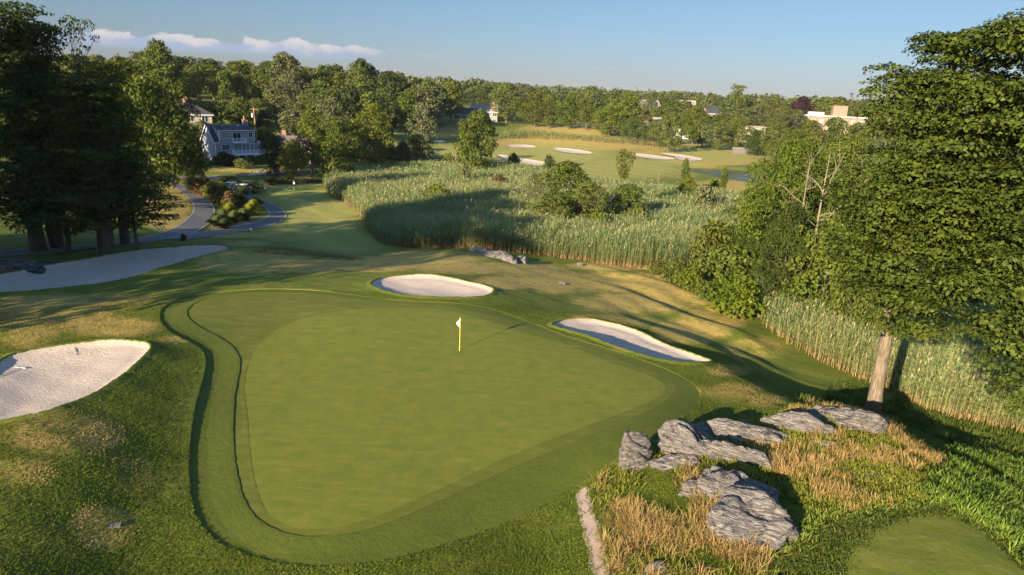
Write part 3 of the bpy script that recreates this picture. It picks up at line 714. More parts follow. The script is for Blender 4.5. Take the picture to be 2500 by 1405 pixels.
PR['bush3'] = make_proto('bush', 2.6, 1.9, 163, 22, .02, 'round', .4, .75, .26, 10, 'leaf_grey', limbs=8, tr=.05)
PR['bush4'] = make_proto('bush', 2.5, 2.0, 164, 24, .02, 'round', .42, .75, .26, 14, 'leaf_dark', limbs=4, tr=.06)
used_rot = np.random.default_rng(5)
def plant(proto, x, y, h, r, name, label, cat='tree', group=None, rz=None, sink=.1, z=None, leafm=None):
    p = PR[proto]; zz = Tz(x, y) if z is None else z
    t = thing(name, label, cat, (x, y, zz - sink), used_rot.uniform(0, 6.28) if rz is None else rz, group)
    sx = r / p['R']; t.scale = (sx, sx * used_rot.uniform(.93, 1.07), h / p['H'])
    bush = cat in ('bush', 'shrub')
    c = link('foliage' if bush else 'crown', p['crown'], t); link('stem' if bush else 'trunk', p['trunk'], t)
    if leafm:
        key = proto + leafm
        if key not in PR:
            me = p['crown'].copy(); me.materials.clear(); me.materials.append(M[leafm]); PR[key] = me
        c.data = PR[key]
    return t
def tree_px(proto, px, top, dist, wpx, name, label, cat='tree', group=None, **kw):
    """stand a tree at horizontal distance dist on the bearing of px, as tall as its tip is seen to be"""
    x, y, zt = at_dist(px, dist, top); g = Tz(x, y)
    dep = np.dot(np.array([x, y, zt - CAM_H]), CF)
    return plant(proto, x, y, max(zt - g, .5) * 1.02, wpx / 2 / FPX * dep, name, label, cat, group, **kw)

def tree_b(proto, px, by, top, w, *a, **k):
    b = P([(px, by)])[0]; return tree_px(proto, px, top, math.hypot(b[0], b[1]), w, *a, **k)
# --- dark stand at the left edge
LT = 'broad dark tree with layered boughs '
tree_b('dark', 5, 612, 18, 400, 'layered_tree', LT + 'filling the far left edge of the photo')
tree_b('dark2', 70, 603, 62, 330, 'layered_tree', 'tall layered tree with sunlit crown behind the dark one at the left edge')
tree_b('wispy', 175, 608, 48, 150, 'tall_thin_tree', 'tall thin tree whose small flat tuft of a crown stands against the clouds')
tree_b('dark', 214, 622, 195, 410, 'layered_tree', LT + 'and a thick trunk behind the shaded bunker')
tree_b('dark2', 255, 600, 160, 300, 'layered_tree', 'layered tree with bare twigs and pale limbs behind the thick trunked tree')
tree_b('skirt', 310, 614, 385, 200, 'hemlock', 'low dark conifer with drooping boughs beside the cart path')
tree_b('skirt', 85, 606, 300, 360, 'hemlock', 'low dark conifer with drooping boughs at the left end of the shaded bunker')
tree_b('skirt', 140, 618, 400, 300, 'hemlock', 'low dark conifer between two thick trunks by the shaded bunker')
tree_px('mid1', 345, 195, 118, 190, 'broadleaf_tree', 'sunlit pale green tree right of the dark stand, in front of the grey house', leafm='leaf_lime')
tree_px('mid0', 290, 155, 135, 200, 'broadleaf_tree', 'green tree with sunlit top between the dark stand and the wooded hill')
tree_px('mid2', 380, 215, 150, 150, 'broadleaf_tree', 'dense green tree partly hiding the hip roofed house')
tree_px('skirt', 352, 400, 116, 90, 'hemlock', 'dark drooping tree beside the far bend of the cart path')
tree_px('mid1', 330, 320, 122, 150, 'broadleaf_tree', 'leafy tree with low yellow green boughs over the cart path bend', leafm='leaf_lime')
tree_px('mid0', 352, 196, 158, 130, 'broadleaf_tree', 'tall tree behind the pale green one, its shade falling on the grey house')
tree_px('mid2', 408, 205, 157, 120, 'broadleaf_tree', 'dense tall tree left of the grey house, behind the cart path bend')
tree_px('near2', 470, 345, 160, 80, 'broadleaf_tree', 'dark rounded tree against the side wall of the grey house')
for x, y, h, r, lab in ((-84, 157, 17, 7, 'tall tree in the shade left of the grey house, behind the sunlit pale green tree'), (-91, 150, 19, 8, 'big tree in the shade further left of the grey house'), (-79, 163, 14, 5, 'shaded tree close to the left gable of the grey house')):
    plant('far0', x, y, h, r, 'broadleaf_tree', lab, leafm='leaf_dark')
# --- stand outside the frame on the left, which shades the bunker
for k, (x, y, h, r) in enumerate([(-48, 24, 23, 8), (-53, 44, 24, 7), (-50, 31, 22, 7), (-52, 36, 25, 8), (-60, 30, 22, 8), (-55, 52, 24, 7), (-66, 42, 20, 8), (-56, 45, 21, 7), (-78, 20, 17, 8), (-70, 8, 16, 8), (-84, 20, 15, 7)]):
    plant('dark2' if k % 2 else 'mid0', x, y, h, r, 'roadside_tree', 'tall tree of the stand beyond the left edge of the photo', group='trees beyond the left edge')
# --- wooded hillside behind the houses
SKY_L = [(-120,120),(0,120),(120,130),(200,140),(260,140),(330,125),(380,108),(430,130),(500,150),(580,142),(640,150),(690,134),(760,165),(820,166),(870,152),(900,162),(960,166),(1010,186),(1040,195),(1090,195),(1130,206),(1160,212)]
sx_, sy_ = zip(*SKY_L)
G1 = 'trees of the wooded hillside behind the houses'
hill = np.random.default_rng(21)
k = 0
for dist, dy, st in ((330, 0, 44), (300, 14, 52), (270, 34, 58), (245, 60, 60), (222, 88, 64)):
    for px in np.arange(-100 if dist > 260 else 200, 1130 - (330 - dist) * 1.9, st):
        p_ = px + hill.uniform(-16, 16); top = np.interp(p_, sx_, sy_) + dy + hill.uniform(-5, 12)
        if dist < 250 and 425 < p_ < 640: top = max(top, 232) + hill.uniform(0, 20); dd = max(dist, 235)
        else: dd = dist
        if dist < 230 and p_ > 700: top += 40
        pr = 'far%d' % hill.choice([0, 1, 2, 3, 4, 5])
        lm = hill.choice([None, None, 'leaf_dark', 'leaf_grey', 'leaf_oak', 'leaf_oak'])
        tree_px(pr, p_, top, dd + hill.uniform(-6, 6), hill.uniform(70, 105), 'woodland_tree', 'leafy green tree in the dense wood covering the hillside behind the houses', group=G1, leafm=lm); k += 1
tree_px('far0', 382, 104, 262, 92, 'broadleaf_tree', 'pale round topped tree that stands above the wooded hillside under the cloud', leafm='leaf_oak')
tree_px('far2', 690, 132, 292, 80, 'broadleaf_tree', 'tree with thin upright top standing above the middle of the wooded skyline', leafm='leaf_grey')
tree_px('far5', 882, 150, 320, 60, 'broadleaf_tree', 'dark tree with a ragged peak on the skyline right of the cloud', leafm='leaf_dark')
# --- trees between the grey house and the marsh
tree_px('mid0', 757, 275, 172, 92, 'broadleaf_tree', 'round green tree with a bare trunk on the lawn right of the grey house')
tree_px('mid1', 818, 290, 170, 110, 'broadleaf_tree', 'full green tree standing right beside the one with a bare trunk', leafm='leaf_oak')
tree_px('grey', 800, 240, 188, 110, 'broadleaf_tree', 'silvery green tree rising behind the pair of trees on the lawn')
tree_px('mid2', 912, 262, 178, 105, 'broadleaf_tree', 'dark full tree with a rounded cone shape left of the hill fairway')
tree_px('mid0', 868, 300, 190, 90, 'broadleaf_tree', 'shaded tree behind the gap left of the rounded cone shaped one', leafm='leaf_dark')
tree_px('bush0', 820, 368, 158, 84, 'low_tree', 'low spreading green tree at the corner of the reed marsh')
tree_px('bush0', 716, 346, 184, 76, 'broadleaf_tree', 'leafy tree hiding the walls of the low brown roofed house')
tree_px('lime', 708, 358, 165, 50, 'small_tree', 'small bright green tree by the shed roof right of the house')
tree_px('near2', 668, 335, 172, 70, 'broadleaf_tree', 'dark green tree against the right wall of the grey house')
tree_px('grey', 1030, 255, 200, 82, 'broadleaf_tree', 'thin greyish tree with visible branches on the hill fairway')
tree_px('mid1', 1018, 330, 192, 70, 'broadleaf_tree', 'green tree growing at the foot of the thin greyish one')
tree_px('spread', 1163, 278, 178, 118, 'broadleaf_tree', 'wide spreading tree alone at the far edge of the marsh', leafm='leaf_oak')
tree_px('bush0', 1255, 378, 190, 40, 'bush', 'round dark bush beside the shaded far bunker', 'bush')
tree_px('bush4', 1340, 385, 178, 34, 'bush', 'small dark bush right of the shaded far bunker', 'bush')
for px, tp, w in ((880,372,70),(945,360,70),(985,352,50),(1095,377,40),(1120,378,20)):
    tree_px('bush4' if px < 1000 else 'bush0', px, tp, 186, w, 'bush', 'dark bush in the hedge along the far edge of the marsh', 'bush', 'bushes along the far edge of the marsh')
# --- trees across the second fairway
G2 = 'trees lining the far side of the second fairway'
SKY_R = [(1120,214),(1200,212),(1250,208),(1310,214),(1350,225),(1400,214),(1450,214),(1500,222),(1560,226),(1600,223),(1650,222),(1700,230),(1740,232),(1800,238),(1850,240),(1900,235),(1960,246),(2010,242),(2060,240),(2115,242),(2200,246),(2500,262)]
rx_, ry_ = zip(*SKY_R)
for px, tp, d, w, pr, lab in [
 (1240,206,345,95,'mid0','tall tree left of the dry mound, second tallest of its row'),(1310,226,338,85,'mid1','full tree with a bare pale limb behind the dry mound'),
 (1345,232,335,70,'mid2','dark tree on the left part of the dry mound'),(1392,236,332,60,'mid0','round tree standing alone on the crest of the dry mound'),
 (1436,240,330,62,'mid1','round tree at the right end of the dry mound'),(1490,262,318,80,'spread','dark spreading tree at the right foot of the dry mound'),
 (1535,230,335,80,'mid2','tall tree behind the green thicket right of the dry mound'),(1545,290,312,60,'near2','low dark tree in the shade right of the dry mound'),
 (1600,300,300,60,'mid1','low tree left of the pair with white painted trunks'),(1640,278,282,84,'mid0','full dark tree with a white trunk at the edge of the far putting green'),
 (1700,262,330,80,'mid2','broad tree behind the far putting green'),(1760,300,312,70,'spread','spreading tree by the grey wall behind the far putting green'),
 (1810,290,318,70,'mid1','bright tree before the pale house behind the far putting green'),(1850,320,300,60,'near2','small dark tree in front of the grey wall'),
 (1900,300,280,80,'mid2','broad dense tree right of the grey wall'),(1950,320,230,90,'mid0','dense tree left of the brick building'),(2040,291,240,96,'mid1','round topped tree directly below the brick building'),
 (1990,330,190,110,'spread','wide flat tree between the pond and the brick building'),(2096,306,230,100,'mid2','full tree to the right below the brick building'),(1985,298,260,80,'mid0','full tree to the left below the brick building'),(1722,288,318,70,'mid2','dark tree in front of the white gabled house'),(1668,290,325,60,'mid1','small tree by the white low building'),(1570,282,325,70,'mid0','bushy tree in front of the pale house right of the dry mound')]:
    tree_px(pr, px, tp, d, w, 'broadleaf_tree', lab, leafm=('leaf_oak' if px % 3 == 0 else None))
k = 0
for dist, dy, st in ((560, 0, 34), (500, 8, 40), (440, 18, 46), (385, 34, 52)):
    for px in np.arange(1130, 2330, st):
        p_ = px + hill.uniform(-14, 14)
        if dist < 470 and 1990 < p_ < 2110: continue
        if dist < 400 and p_ < 1230: continue
        top = np.interp(p_, rx_, ry_) + dy + hill.uniform(-4, 12)
        tree_px('far%d' % hill.choice(6), p_, top, dist + hill.uniform(-15, 15), hill.uniform(44, 78), 'town_tree', 'leafy tree in the wooded town beyond the far fairway', group='trees of the wooded town', leafm=hill.choice([None, None, 'leaf_far', 'leaf_oak'])); k += 1
tree_px('umbrella', 1803, 209, 520, 50, 'umbrella_tree', 'tall tree with a flat umbrella crown above the far skyline')
tree_px('spruce', 1846, 230, 540, 22, 'conifer', 'thin dark conifer right of the umbrella crowned tree')
tree_px('spruce', 2127, 222, 560, 24, 'conifer', 'pointed conifer on the skyline right of the brick building')
tree_px('purple', 1963, 240, 470, 58, 'beech_tree', 'dark purple leaved tree left of the brick building')
tree_px('lime', 1492, 258, 395, 30, 'small_tree', 'small bright yellow green tree between the town trees')
tree_px('far1', 1395, 228, 400, 36, 'town_tree', 'pale yellowish tree in the town left of the dry mound crest', leafm='leaf_lime')
# far woodland reads as one mass
def far_wood():
    r = np.random.default_rng(77); cl = []
    for dist, n in ((640, 120), (760, 120), (920, 130), (1150, 120), (1500, 120), (2000, 120)):
        for a in np.linspace(R_(-48), R_(48), n):
            a += r.uniform(-.01, .01); d = dist * r.uniform(.94, 1.06); x = d * math.sin(a); y = d * math.cos(a)
            s = r.uniform(6, 9) * (1 + max(dist - 900, 0) / 2500)
            g = float(T0(x, y)[0])
            htop = CAM_H + (3.0 + r.uniform(-3, 3) if a > -.1 else 4)
            for q in range(5):
                cl.append((x + r.normal() * s * .5, y + r.normal() * s * .5, max(min(g + 10 + r.uniform(-3, 4), htop), g + 3), s * .65, s * .6))
    V, F = clump_leaves(np.array(cl), .16, 2.6, r)
    return mesh_from('far_woodland', V, F, M['leaf_far'])
tag(link('far_woodland', far_wood()), 'wooded hills fading along the horizon', kind='stuff')
# ------------------------------------------------------------------ big trees at the right edge
def crown_tree(name, label, poly, d0, depth, trunk_px, nclump, csz, seed, leafm, barkm, tr, dens=28.0, lsize=.19, limbs=40, flat=.33):
    """a tree surveyed by its outline: clumps fill a rounded volume whose side view is the outline"""
    r = np.random.default_rng(seed); poly = np.array(poly, float); lo = poly.min(0); hi = poly.max(0); cl = []
    base = None; path = []
    for (px, py, dd) in trunk_px:
        x, y, z = at_dist(px, dd, py); path.append(Vector((x, y, z)))
    bx, by = path[0].x, path[0].y; bz = Tz(bx, by); path[0].z = bz - .5
    while len(cl) < nclump:
        c = lo + (hi - lo) * r.random(2); s = csz * r.uniform(.6, 1.25); spx = s * FPX / (d0 * 1.06)
        sd = sdist(poly, c[:1], c[1:])[0]
        if sd < spx * .55: continue
        q = min(sd / (depth * FPX / (d0 * 1.06)), 1.0); half = depth * math.sqrt(1 - (1 - q) ** 2)
        dd = d0 + half * (r.choice([-1, -1, -1, 1]) * r.uniform(.55, 1.0) if r.random() < .8 else r.uniform(-.6, .6))
        x, y, z = at_dist(c[0], dd, c[1])
        if z < Tz(x, y) + s * .5: continue
        cl.append((x - bx, y - by, z - bz, s, s * flat))
    cl = np.array(cl); V, F = clump_leaves(cl, dens, lsize, r, .8, .6, .15)
    t = thing(name, label, 'tree', (bx, by, bz))
    link('crown', mesh_from(name + '_crown', V, F, M[leafm]), t)
    mb = MB(); rel = [p - Vector((bx, by, bz)) for p in path]; n = len(rel)
    mb.tube(rel, [tr * (1.25 if i == 0 else 1.0) * (1 - .75 * i / n) for i in range(n)], 14)
    L_ = np.array([tuple(p) for p in rel[2:]])
    for k in r.choice(len(cl), min(limbs, len(cl)), replace=False):
        if cl[k, 2] < rel[3].z + 3: continue
        c = cl[k, :3]; dd = np.linalg.norm(L_ - c, axis=1) + np.maximum(L_[:, 2] - c[2] + 2, 0) * 2; j = int(dd.argmin())
        limb(mb, L_[j], c, tr * .26 * (1 - .5 * j / len(L_)), tr * .05, r, n=6, sides=7)
    link('trunk', mb.mesh(name + '_trunk', M[barkm], True), t)
    return t
crown_tree('oak_tree', 'huge oak with a pale leaning trunk standing by the reeds right of the green',
    [(2148,180),(2160,120),(2200,100),(2250,58),(2330,85),(2390,60),(2450,90),(2500,150),(2540,300),(2540,520),(2480,640),(2400,700),(2340,800),(2335,880),(2270,870),(2190,850),(2120,815),(2050,750),(2005,690),(1995,630),(2060,560),(2030,480),(2070,430),(2125,380),(2120,300),(2150,240)],
    42.5, 6.5, [(2128,1030,42.5),(2140,950,42.5),(2155,870,42.5),(2172,790,42.6),(2205,650,42.8),(2245,500,43),(2280,350,43.2),(2310,220,43.4),(2330,130,43.6)], 150, 1.6, 201, 'leaf_big', 'bark_pale', .40)
crown_tree('oak_tree', 'tall oak cut off by the right edge of the photo, boughs overhanging the reeds',
    [(2420,90),(2455,40),(2520,5),(2700,0),(2760,400),(2760,900),(2620,1010),(2500,1040),(2450,1000),(2440,930),(2400,860),(2330,760),(2300,690),(2350,640),(2420,560),(2440,400),(2410,250)],
    39, 5.5, [(2640,1120,39),(2632,1000,39),(2622,880,39),(2610,700,39),(2600,500,39),(2590,300,39),(2580,150,39)], 135, 1.5, 202, 'leaf_big', 'bark_pale', .42)
NT = [('near0', 1958, 352, 86, 250, 'dense dark green tree behind the dead limbs between the pond and the oak', None),
 ('near1', 1880, 455, 88, 170, 'dark leafy tree at the left end of the clump right of the reed marsh', 'leaf_dark'),
 ('near0', 2070, 340, 98, 230, 'tall green tree in the clump left of the oak, just right of the dead limbs', None),
 ('near1', 2150, 420, 84, 200, 'bushy green tree almost hidden behind the left side of the oak', None),
 ('near2', 1938, 505, 74, 140, 'low bluish green tree at the front of the clump left of the oak', 'leaf_dark'),
 ('near2', 1865, 560, 84, 130, 'low dark green tree at the edge of the reed marsh beside the clump', None),
 ('near1', 2250, 330, 110, 260, 'broad tree seen behind the middle of the oak', None), ('near0', 2400, 400, 105, 260, 'tree behind the right part of the oak', None),
 ('near1', 2500, 300, 95, 260, 'tree behind the oak at the right edge of the photo', 'leaf_dark'),
 ('lime', 2040, 545, 72, 190, 'bright yellow green tree at the foot of the clump, left of the oak', None),
 ('lime', 2120, 590, 66, 120, 'bright green small tree tucked under the left boughs of the oak', None)]
for pr, px, tp, d, w, lab, lm in NT: tree_px(pr, px, tp, d, w, 'clump_tree', lab, leafm=lm)

def dead_tree(px, by, ty, label, seed, n=7, spread=.3, tr=.13, dist=None):
    b = P([(px, by)])[0]; d = dist or math.hypot(b[0], b[1]); x, y, zt = at_dist(px, d, ty); z0 = Tz(x, y); h = zt - z0
    r = np.random.default_rng(seed); mb = MB(); lx = r.normal() * .04 * h
    mb.tube([(0, 0, -.3), (lx * .3, 0, h * .35), (lx * .7, r.normal() * .1, h * .7), (lx, 0, h)], [tr, tr * .8, tr * .55, tr * .15], 7)
    def twig(p0, d, l, rad, lev):
        pts = [np.array(p0, float)]; d = np.array(d, float)
        for q in range(5):
            d = d + r.normal(size=3) * .28 + np.array([0, 0, .12]); d /= np.linalg.norm(d); pts.append(pts[-1] + d * l / 5)
        mb.tube(pts, [rad * (1 - .16 * q) for q in range(6)], 6)
        if lev:
            for q in (2, 3, 4):
                e = d + r.normal(size=3) * .9; twig(pts[q], e / np.linalg.norm(e), l * .5, rad * .45, lev - 1)
    for i in range(n):
        t = r.uniform(.35, .92); a = r.uniform(0, 6.28); l = h * spread * r.uniform(.6, 1.2)
        e = np.array([math.cos(a), math.sin(a), r.uniform(.4, 1.3)]); twig((lx * t, 0, h * t), e / np.linalg.norm(e), l, tr * .4, 1)
    t = thing('dead_tree', label, 'dead tree', (x, y, z0)); mb.build('branches', M['bark_dead'], t, True)
dead_tree(2022, 640, 370, 'bare pale dead tree with forked limbs against the dark clump left of the oak', 1, 8, .26, .17, dist=76)
dead_tree(1975, 560, 395, 'small bare dead snag left of the big forked dead tree', 2, 7, .3, .12, dist=80)
dead_tree(2075, 600, 420, 'leaning bare dead limb right of the big forked dead tree', 3, 6, .3, .11, dist=79)
dead_tree(1470, 552, 425, 'thin leafless stem standing left of the vine clad tree in the marsh', 4, 5, .2, .09)
dead_tree(1610, 470, 418, 'thin bare tree alone in the middle of the marsh', 5, 9, .3, .08)
dead_tree(1500, 545, 440, 'short leafless tree beside the vine clad tree in the marsh', 6, 7, .3, .1)

# ------------------------------------------------------------------ bushes and marsh trees
def bush(proto, px, by, ty, w, label, name='bush', cat='bush', group=None, lm=None):
    b = P([(px, by)])[0]; return tree_px(proto, px, ty, math.hypot(b[0], b[1]), w, name, label, cat, group, leafm=lm)
bush('mid0', 1385, 555, 400, 150, 'sunlit leafy tree standing in the middle of the reed marsh', 'marsh_tree', 'tree', lm='leaf_oak')
bush('mid1', 1350, 580, 470, 130, 'green shrub at the foot of the sunlit marsh tree')
bush('mid2', 1440, 575, 448, 120, 'dark shaded shrub right of the sunlit marsh tree')
bush('grey', 1308, 530, 425, 60, 'thin yellowish tree left of the sunlit marsh tree', 'marsh_tree', 'tree')
bush('umbrella', 1527, 545, 372, 60, 'tall thin vine clad tree with a tuft on top in the marsh', 'marsh_tree', 'tree')
bush('mid1', 1535, 565, 452, 110, 'bushy growth around the foot of the tall vine clad tree', 'shrub', 'shrub', lm='leaf_oak')
bush('bush1', 1462, 590, 525, 66, 'bright yellow green shrub at the front of the marsh thicket')
bush('bush0', 1555, 575, 510, 70, 'green shrub at the right end of the marsh thicket')
bush('far5', 1676, 505, 392, 26, 'narrow ivy clad stump rising like a column left of the pond', 'ivy_column', 'tree', lm='leaf_lime')
bush('mid0', 1682, 510, 435, 56, 'ivy mass around the foot of the narrow column left of the pond', 'shrub', 'shrub')
bush('bush3', 1725, 540, 455, 80, 'pale green shrub right of the ivy clad column')
bush('far5', 1770, 490, 412, 22, 'small upright tree in front of the pond', 'marsh_tree', 'tree', lm='leaf_lime')
bush('bush1', 1745, 480, 440, 40, 'small bright shrub in front of the pond')
bush('bush3', 1135, 470, 398, 40, 'upright grey green shrub among the reeds near the wide spreading tree')
bush('bush2', 1222, 480, 432, 62, 'brownish half bare shrub in the middle of the reeds', lm='leaf_red')
bush('bush1', 1065, 515, 458, 80, 'low bright green bush in the reeds behind the fairway')
bush('bush3', 970, 412, 386, 40, 'small shrub at the far left of the reeds')
bush('bush0', 1255, 500, 470, 46, 'low dark shrub in the shaded part of the reeds')
for px, by, ty, w, pr, lab in [(1762,655,548,140,'bush0','tall green shrub at the right end of the marsh'),(1835,660,560,110,'bush1','yellow green shrub beside the low dark tree'),
 (1720,660,580,80,'bush0','upright green shrub at the left end of the right hand thicket'),(1790,705,612,170,'bush1','wide low bright shrub in the middle of the right hand thicket'),
 (1655,690,640,80,'bush0','low leafy shrub in front of the reeds'),(1610,668,636,50,'bush0','small leafy shrub at the edge of the reeds'),(1690,715,660,80,'bush1','small bright shrub at the edge of the burnt slope'),
 (1800,770,685,140,'bush1','bright shrub at the lower end of the thicket'),(1730,740,690,70,'bush0','low green shrub on the burnt slope below the thicket'),(1880,690,600,110,'bush1','bright shrub under the clump left of the oak'),
 (2000,700,600,150,'bush1','bright leafy shrub below the bluish tree'),(2090,720,620,140,'bush0','leafy shrub under the left boughs of the oak')]:
    bush(pr, px, by, ty, w, lab)
# planting beds between the two cart paths
HB = 'shrubs of the bed between the paths'
for k, (px, by, ty, w) in enumerate([(470,468,434,46),(490,478,440,44),(512,488,446,46),(530,496,452,46),(548,505,458,50),(500,470,436,40),(535,484,446,42),(560,514,470,44)]):
    bush('bush2' if k % 2 else 'bush0', px, by, ty, w, 'green and rusty shrub in the row along the inner bend of the cart path', group=HB)
for px, by, ty, w, lab in [(590,478,456,40,'dark green bush behind the parked golf carts'),(620,470,448,50,'rounded green bush behind the golf carts, right one'),(560,455,432,60,'dark shaded bush by the road'),
 (660,452,432,44,'dark low bush behind the two golfers'),(700,448,430,40,'brownish bush behind the lone golfer')]:
    bush('bush4' if 'dark' in lab else 'bush0', px, by, ty, w, lab)
for px, by, ty, w in [(560,405,380,50),(590,412,388,46),(545,400,372,40),(660,400,372,50),(690,405,380,40),(630,400,384,34),(610,402,384,30)]:
    bush('bush0' if px % 20 else 'bush4', px, by, ty, w, 'rounded garden bush in front of the grey house', group='garden bushes of the grey house')
bush('bush2', 530, 402, 384, 36, 'reddish garden bush at the left corner of the grey house')
bush('bush4', 447, 588, 572, 18, 'tiny dark shrub beside the cart path', 'shrub', 'shrub')
for px, ty, d, w, lab in [(460,305,205,60,'leafy tree in front of the hip roofed house'),(490,298,215,60,'olive hedge tree right of the hip roofed house'),(560,300,205,120,'yellow green hedge behind the grey roof'),(640,318,200,90,'green bushes right of the grey chimney')]:
    tree_px('bush0', px, ty, d, w, 'hedge', lab, 'hedge', leafm='leaf_oak' if 'olive' not in lab else 'leaf_grey')

# ------------------------------------------------------------------ blades: reeds and grasses
def blades(B, h, w, lean, c0, c1, r, k=1, droop=.45):
    """single long bent blades: base, two mid corners, tip"""
    n = len(B); a = r.uniform(0, 6.28, n); d = np.stack([np.cos(a), np.sin(a), 0 * a], 1); s = np.stack([-np.sin(a), np.cos(a), 0 * a], 1)
    up = np.array([0, 0, 1.0]); l = lean[:, None]
    mid = B + up * h[:, None] * .55 + d * l * h[:, None] * .3; tip = B + up * (h * (1 - .25 * lean))[:, None] + d * l * h[:, None]
    V = np.stack([B, mid + s * w[:, None] * .5, tip, mid - s * w[:, None] * .5], 1).reshape(-1, 3)
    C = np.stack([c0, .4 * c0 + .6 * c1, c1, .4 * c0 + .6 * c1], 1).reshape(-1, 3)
    return V, C
def rand_in(poly, n, r):
    lo = poly.min(0); hi = poly.max(0); out = []
    tot = 0
    while tot < n:
        q = lo + (hi - lo) * r.random((n * 2, 2)); q = q[inside(poly, q[:, 0], q[:, 1])]; out.append(q); tot += len(q)
        if len(q) == 0: break
    return np.vstack(out)[:n]
def parea(p): return abs(.5 * np.sum(p[:, 0] * np.roll(p[:, 1], -1) - np.roll(p[:, 0], -1) * p[:, 1]))
def noise2(x, y, s, seed=0):
    """smooth value noise in plan"""
    x = x / s; y = y / s; xi = np.floor(x).astype(np.int64); yi = np.floor(y).astype(np.int64); fx = x - xi; fy = y - yi
    fx = fx * fx * (3 - 2 * fx); fy = fy * fy * (3 - 2 * fy)
    def hsh(a, b):
        q = (a * 374761393 + b * 668265263 + seed * 974711) & 0x7fffffff; q = (q ^ (q >> 13)) * 1274126177 & 0x7fffffff
        return ((q ^ (q >> 16)) & 0xffff) / 65535.0
    return (hsh(xi, yi) * (1 - fx) + hsh(xi + 1, yi) * fx) * (1 - fy) + (hsh(xi, yi + 1) * (1 - fx) + hsh(xi + 1, yi + 1) * fx) * fy
def reeds(name, poly, dens0, dref, seed, H=3.1, excl=None):
    r = np.random.default_rng(seed); area = parea(poly); n = int(area * dens0); q = rand_in(poly, n, r)
    d = np.hypot(q[:, 0], q[:, 1]); keep = r.random(len(q)) < np.clip((dref / d) ** 1.7, .05, 1); q = q[keep]; d = d[keep]
    sc = np.clip(d / dref, 1, 3.2) ** .85
    z = T(q[:, 0], q[:, 1]); n = len(q)
    hn = noise2(q[:, 0], q[:, 1], 7.0, seed); hn2 = noise2(q[:, 0], q[:, 1], 1.8, seed + 1)
    edge = smooth(sdist(poly, q[:, 0], q[:, 1]), 0, 2.2)
    h = H * (.78 + .2 * hn + .22 * hn2 + r.normal(0, .06, n)) * (.62 + .38 * edge + r.uniform(-.08, .1, n))
    B = np.column_stack([q, z]); wind = np.array([.35, .25])
    tint = noise2(q[:, 0], q[:, 1], 14.0, seed + 2)[:, None]; t2 = r.random((n, 1))
    green = np.array([.160, .222, .074]) * (1 - tint) + np.array([.238, .272, .098]) * tint; green = green * (.7 + .6 * t2)
    yel = np.array([.30, .275, .095])
    green = np.where(r.random((n, 1)) < .06 + .16 * (tint > .62), yel * (.7 + .5 * t2), green)
    tan = np.array([.26, .18, .08]) * (.7 + .6 * t2)
    Vs = []; Cs = []
    top = B + np.column_stack([wind[0] * h * .12 + r.normal(0, .12, n), wind[1] * h * .12 + r.normal(0, .12, n), h])
    a = r.uniform(0, 3.14, n); s = np.stack([np.cos(a), np.sin(a), 0 * a], 1) * (.02 * sc)[:, None]
    Vs.append(np.stack([B - s, B + s, top + s * .4, top - s * .4], 1).reshape(-1, 3)); Cs.append(np.stack([tan, tan, green, green], 1).reshape(-1, 3))
    for k in range(10):
        f = np.clip(.2 + .78 * (k + r.random(n)) / 10, 0, .98); root = B + (top - B) * f[:, None]
        a = r.uniform(0, 6.28, n) ; dr = np.stack([np.cos(a) + wind[0] * 1.2, np.sin(a) + wind[1] * 1.2], 1); dr /= np.linalg.norm(dr, axis=1)[:, None]
        L_ = r.uniform(.35, .7, n) * sc ** .4; rise = r.uniform(.1, .75, n)
        tip = root + np.column_stack([dr * (L_ * .8)[:, None], L_ * (rise - .2)]); mid = root + np.column_stack([dr * (L_ * .42)[:, None], L_ * rise * .62])
        sd = np.column_stack([-dr[:, 1], dr[:, 0], 0 * a]) * (.035 * sc)[:, None]
        Vs.append(np.stack([root, mid + sd, tip, mid - sd], 1).reshape(-1, 3))
        c = green * (.85 + .3 * r.random((n, 1))) * (.85 + .15 * f[:, None]); Cs.append(np.repeat(c, 4, 0))
    m = r.random(n) < .07; k = m.sum(); tp = top[m]; up = np.column_stack([wind[0] * .3 * np.ones(k), wind[1] * .3 * np.ones(k), .45 + 0 * r.random(k)]) * (.6 + .5 * r.random((k, 1)))
    a = r.uniform(0, 3.14, k); s = np.stack([np.cos(a), np.sin(a), 0 * a], 1) * (.06 * sc[m])[:, None]
    Vs.append(np.stack([tp - up * .2, tp + up * .45 + s, tp + up, tp + up * .45 - s], 1).reshape(-1, 3)); Cs.append(np.repeat(np.array([[.26, .22, .12]]) * (.7 + .5 * r.random((k, 1))), 4, 0))
    V = np.vstack(Vs); C = np.vstack(Cs)
    return tag(link(name, mesh_from(name, V, np.arange(len(V)).reshape(-1, 4), M['blade'], col=C)), kind='stuff')
Z['reedA'] = zone([(782,452),(800,480),(850,500),(885,540),(905,575),(925,598),(1000,608),(1130,608),(1220,615),(1300,622),(1400,636),(1500,650),(1600,657),(1690,655),(1760,630),(1850,600),(1880,540),(1850,515),(1780,500),(1650,480),(1500,468),(1380,445),(1290,427),(1100,410),(950,404),(850,416)], 1, 1.0)
Z['reedB'] = zone([(1830,700),(1845,770),(1880,815),(2000,885),(2100,928),(2180,965),(2300,1020),(2490,1062),(2700,1110),(2900,1000),(2700,800),(2400,690),(2150,650),(1950,660)], 1, .8)
tag(reeds('reed_bed', Z['reedA'], 20, 95, 31, 3.2), 'tall grey green reeds filling the marsh')
tag(reeds('reed_bed', Z['reedB'], 32, 52, 32, 3.0), 'tall reeds below the oak')
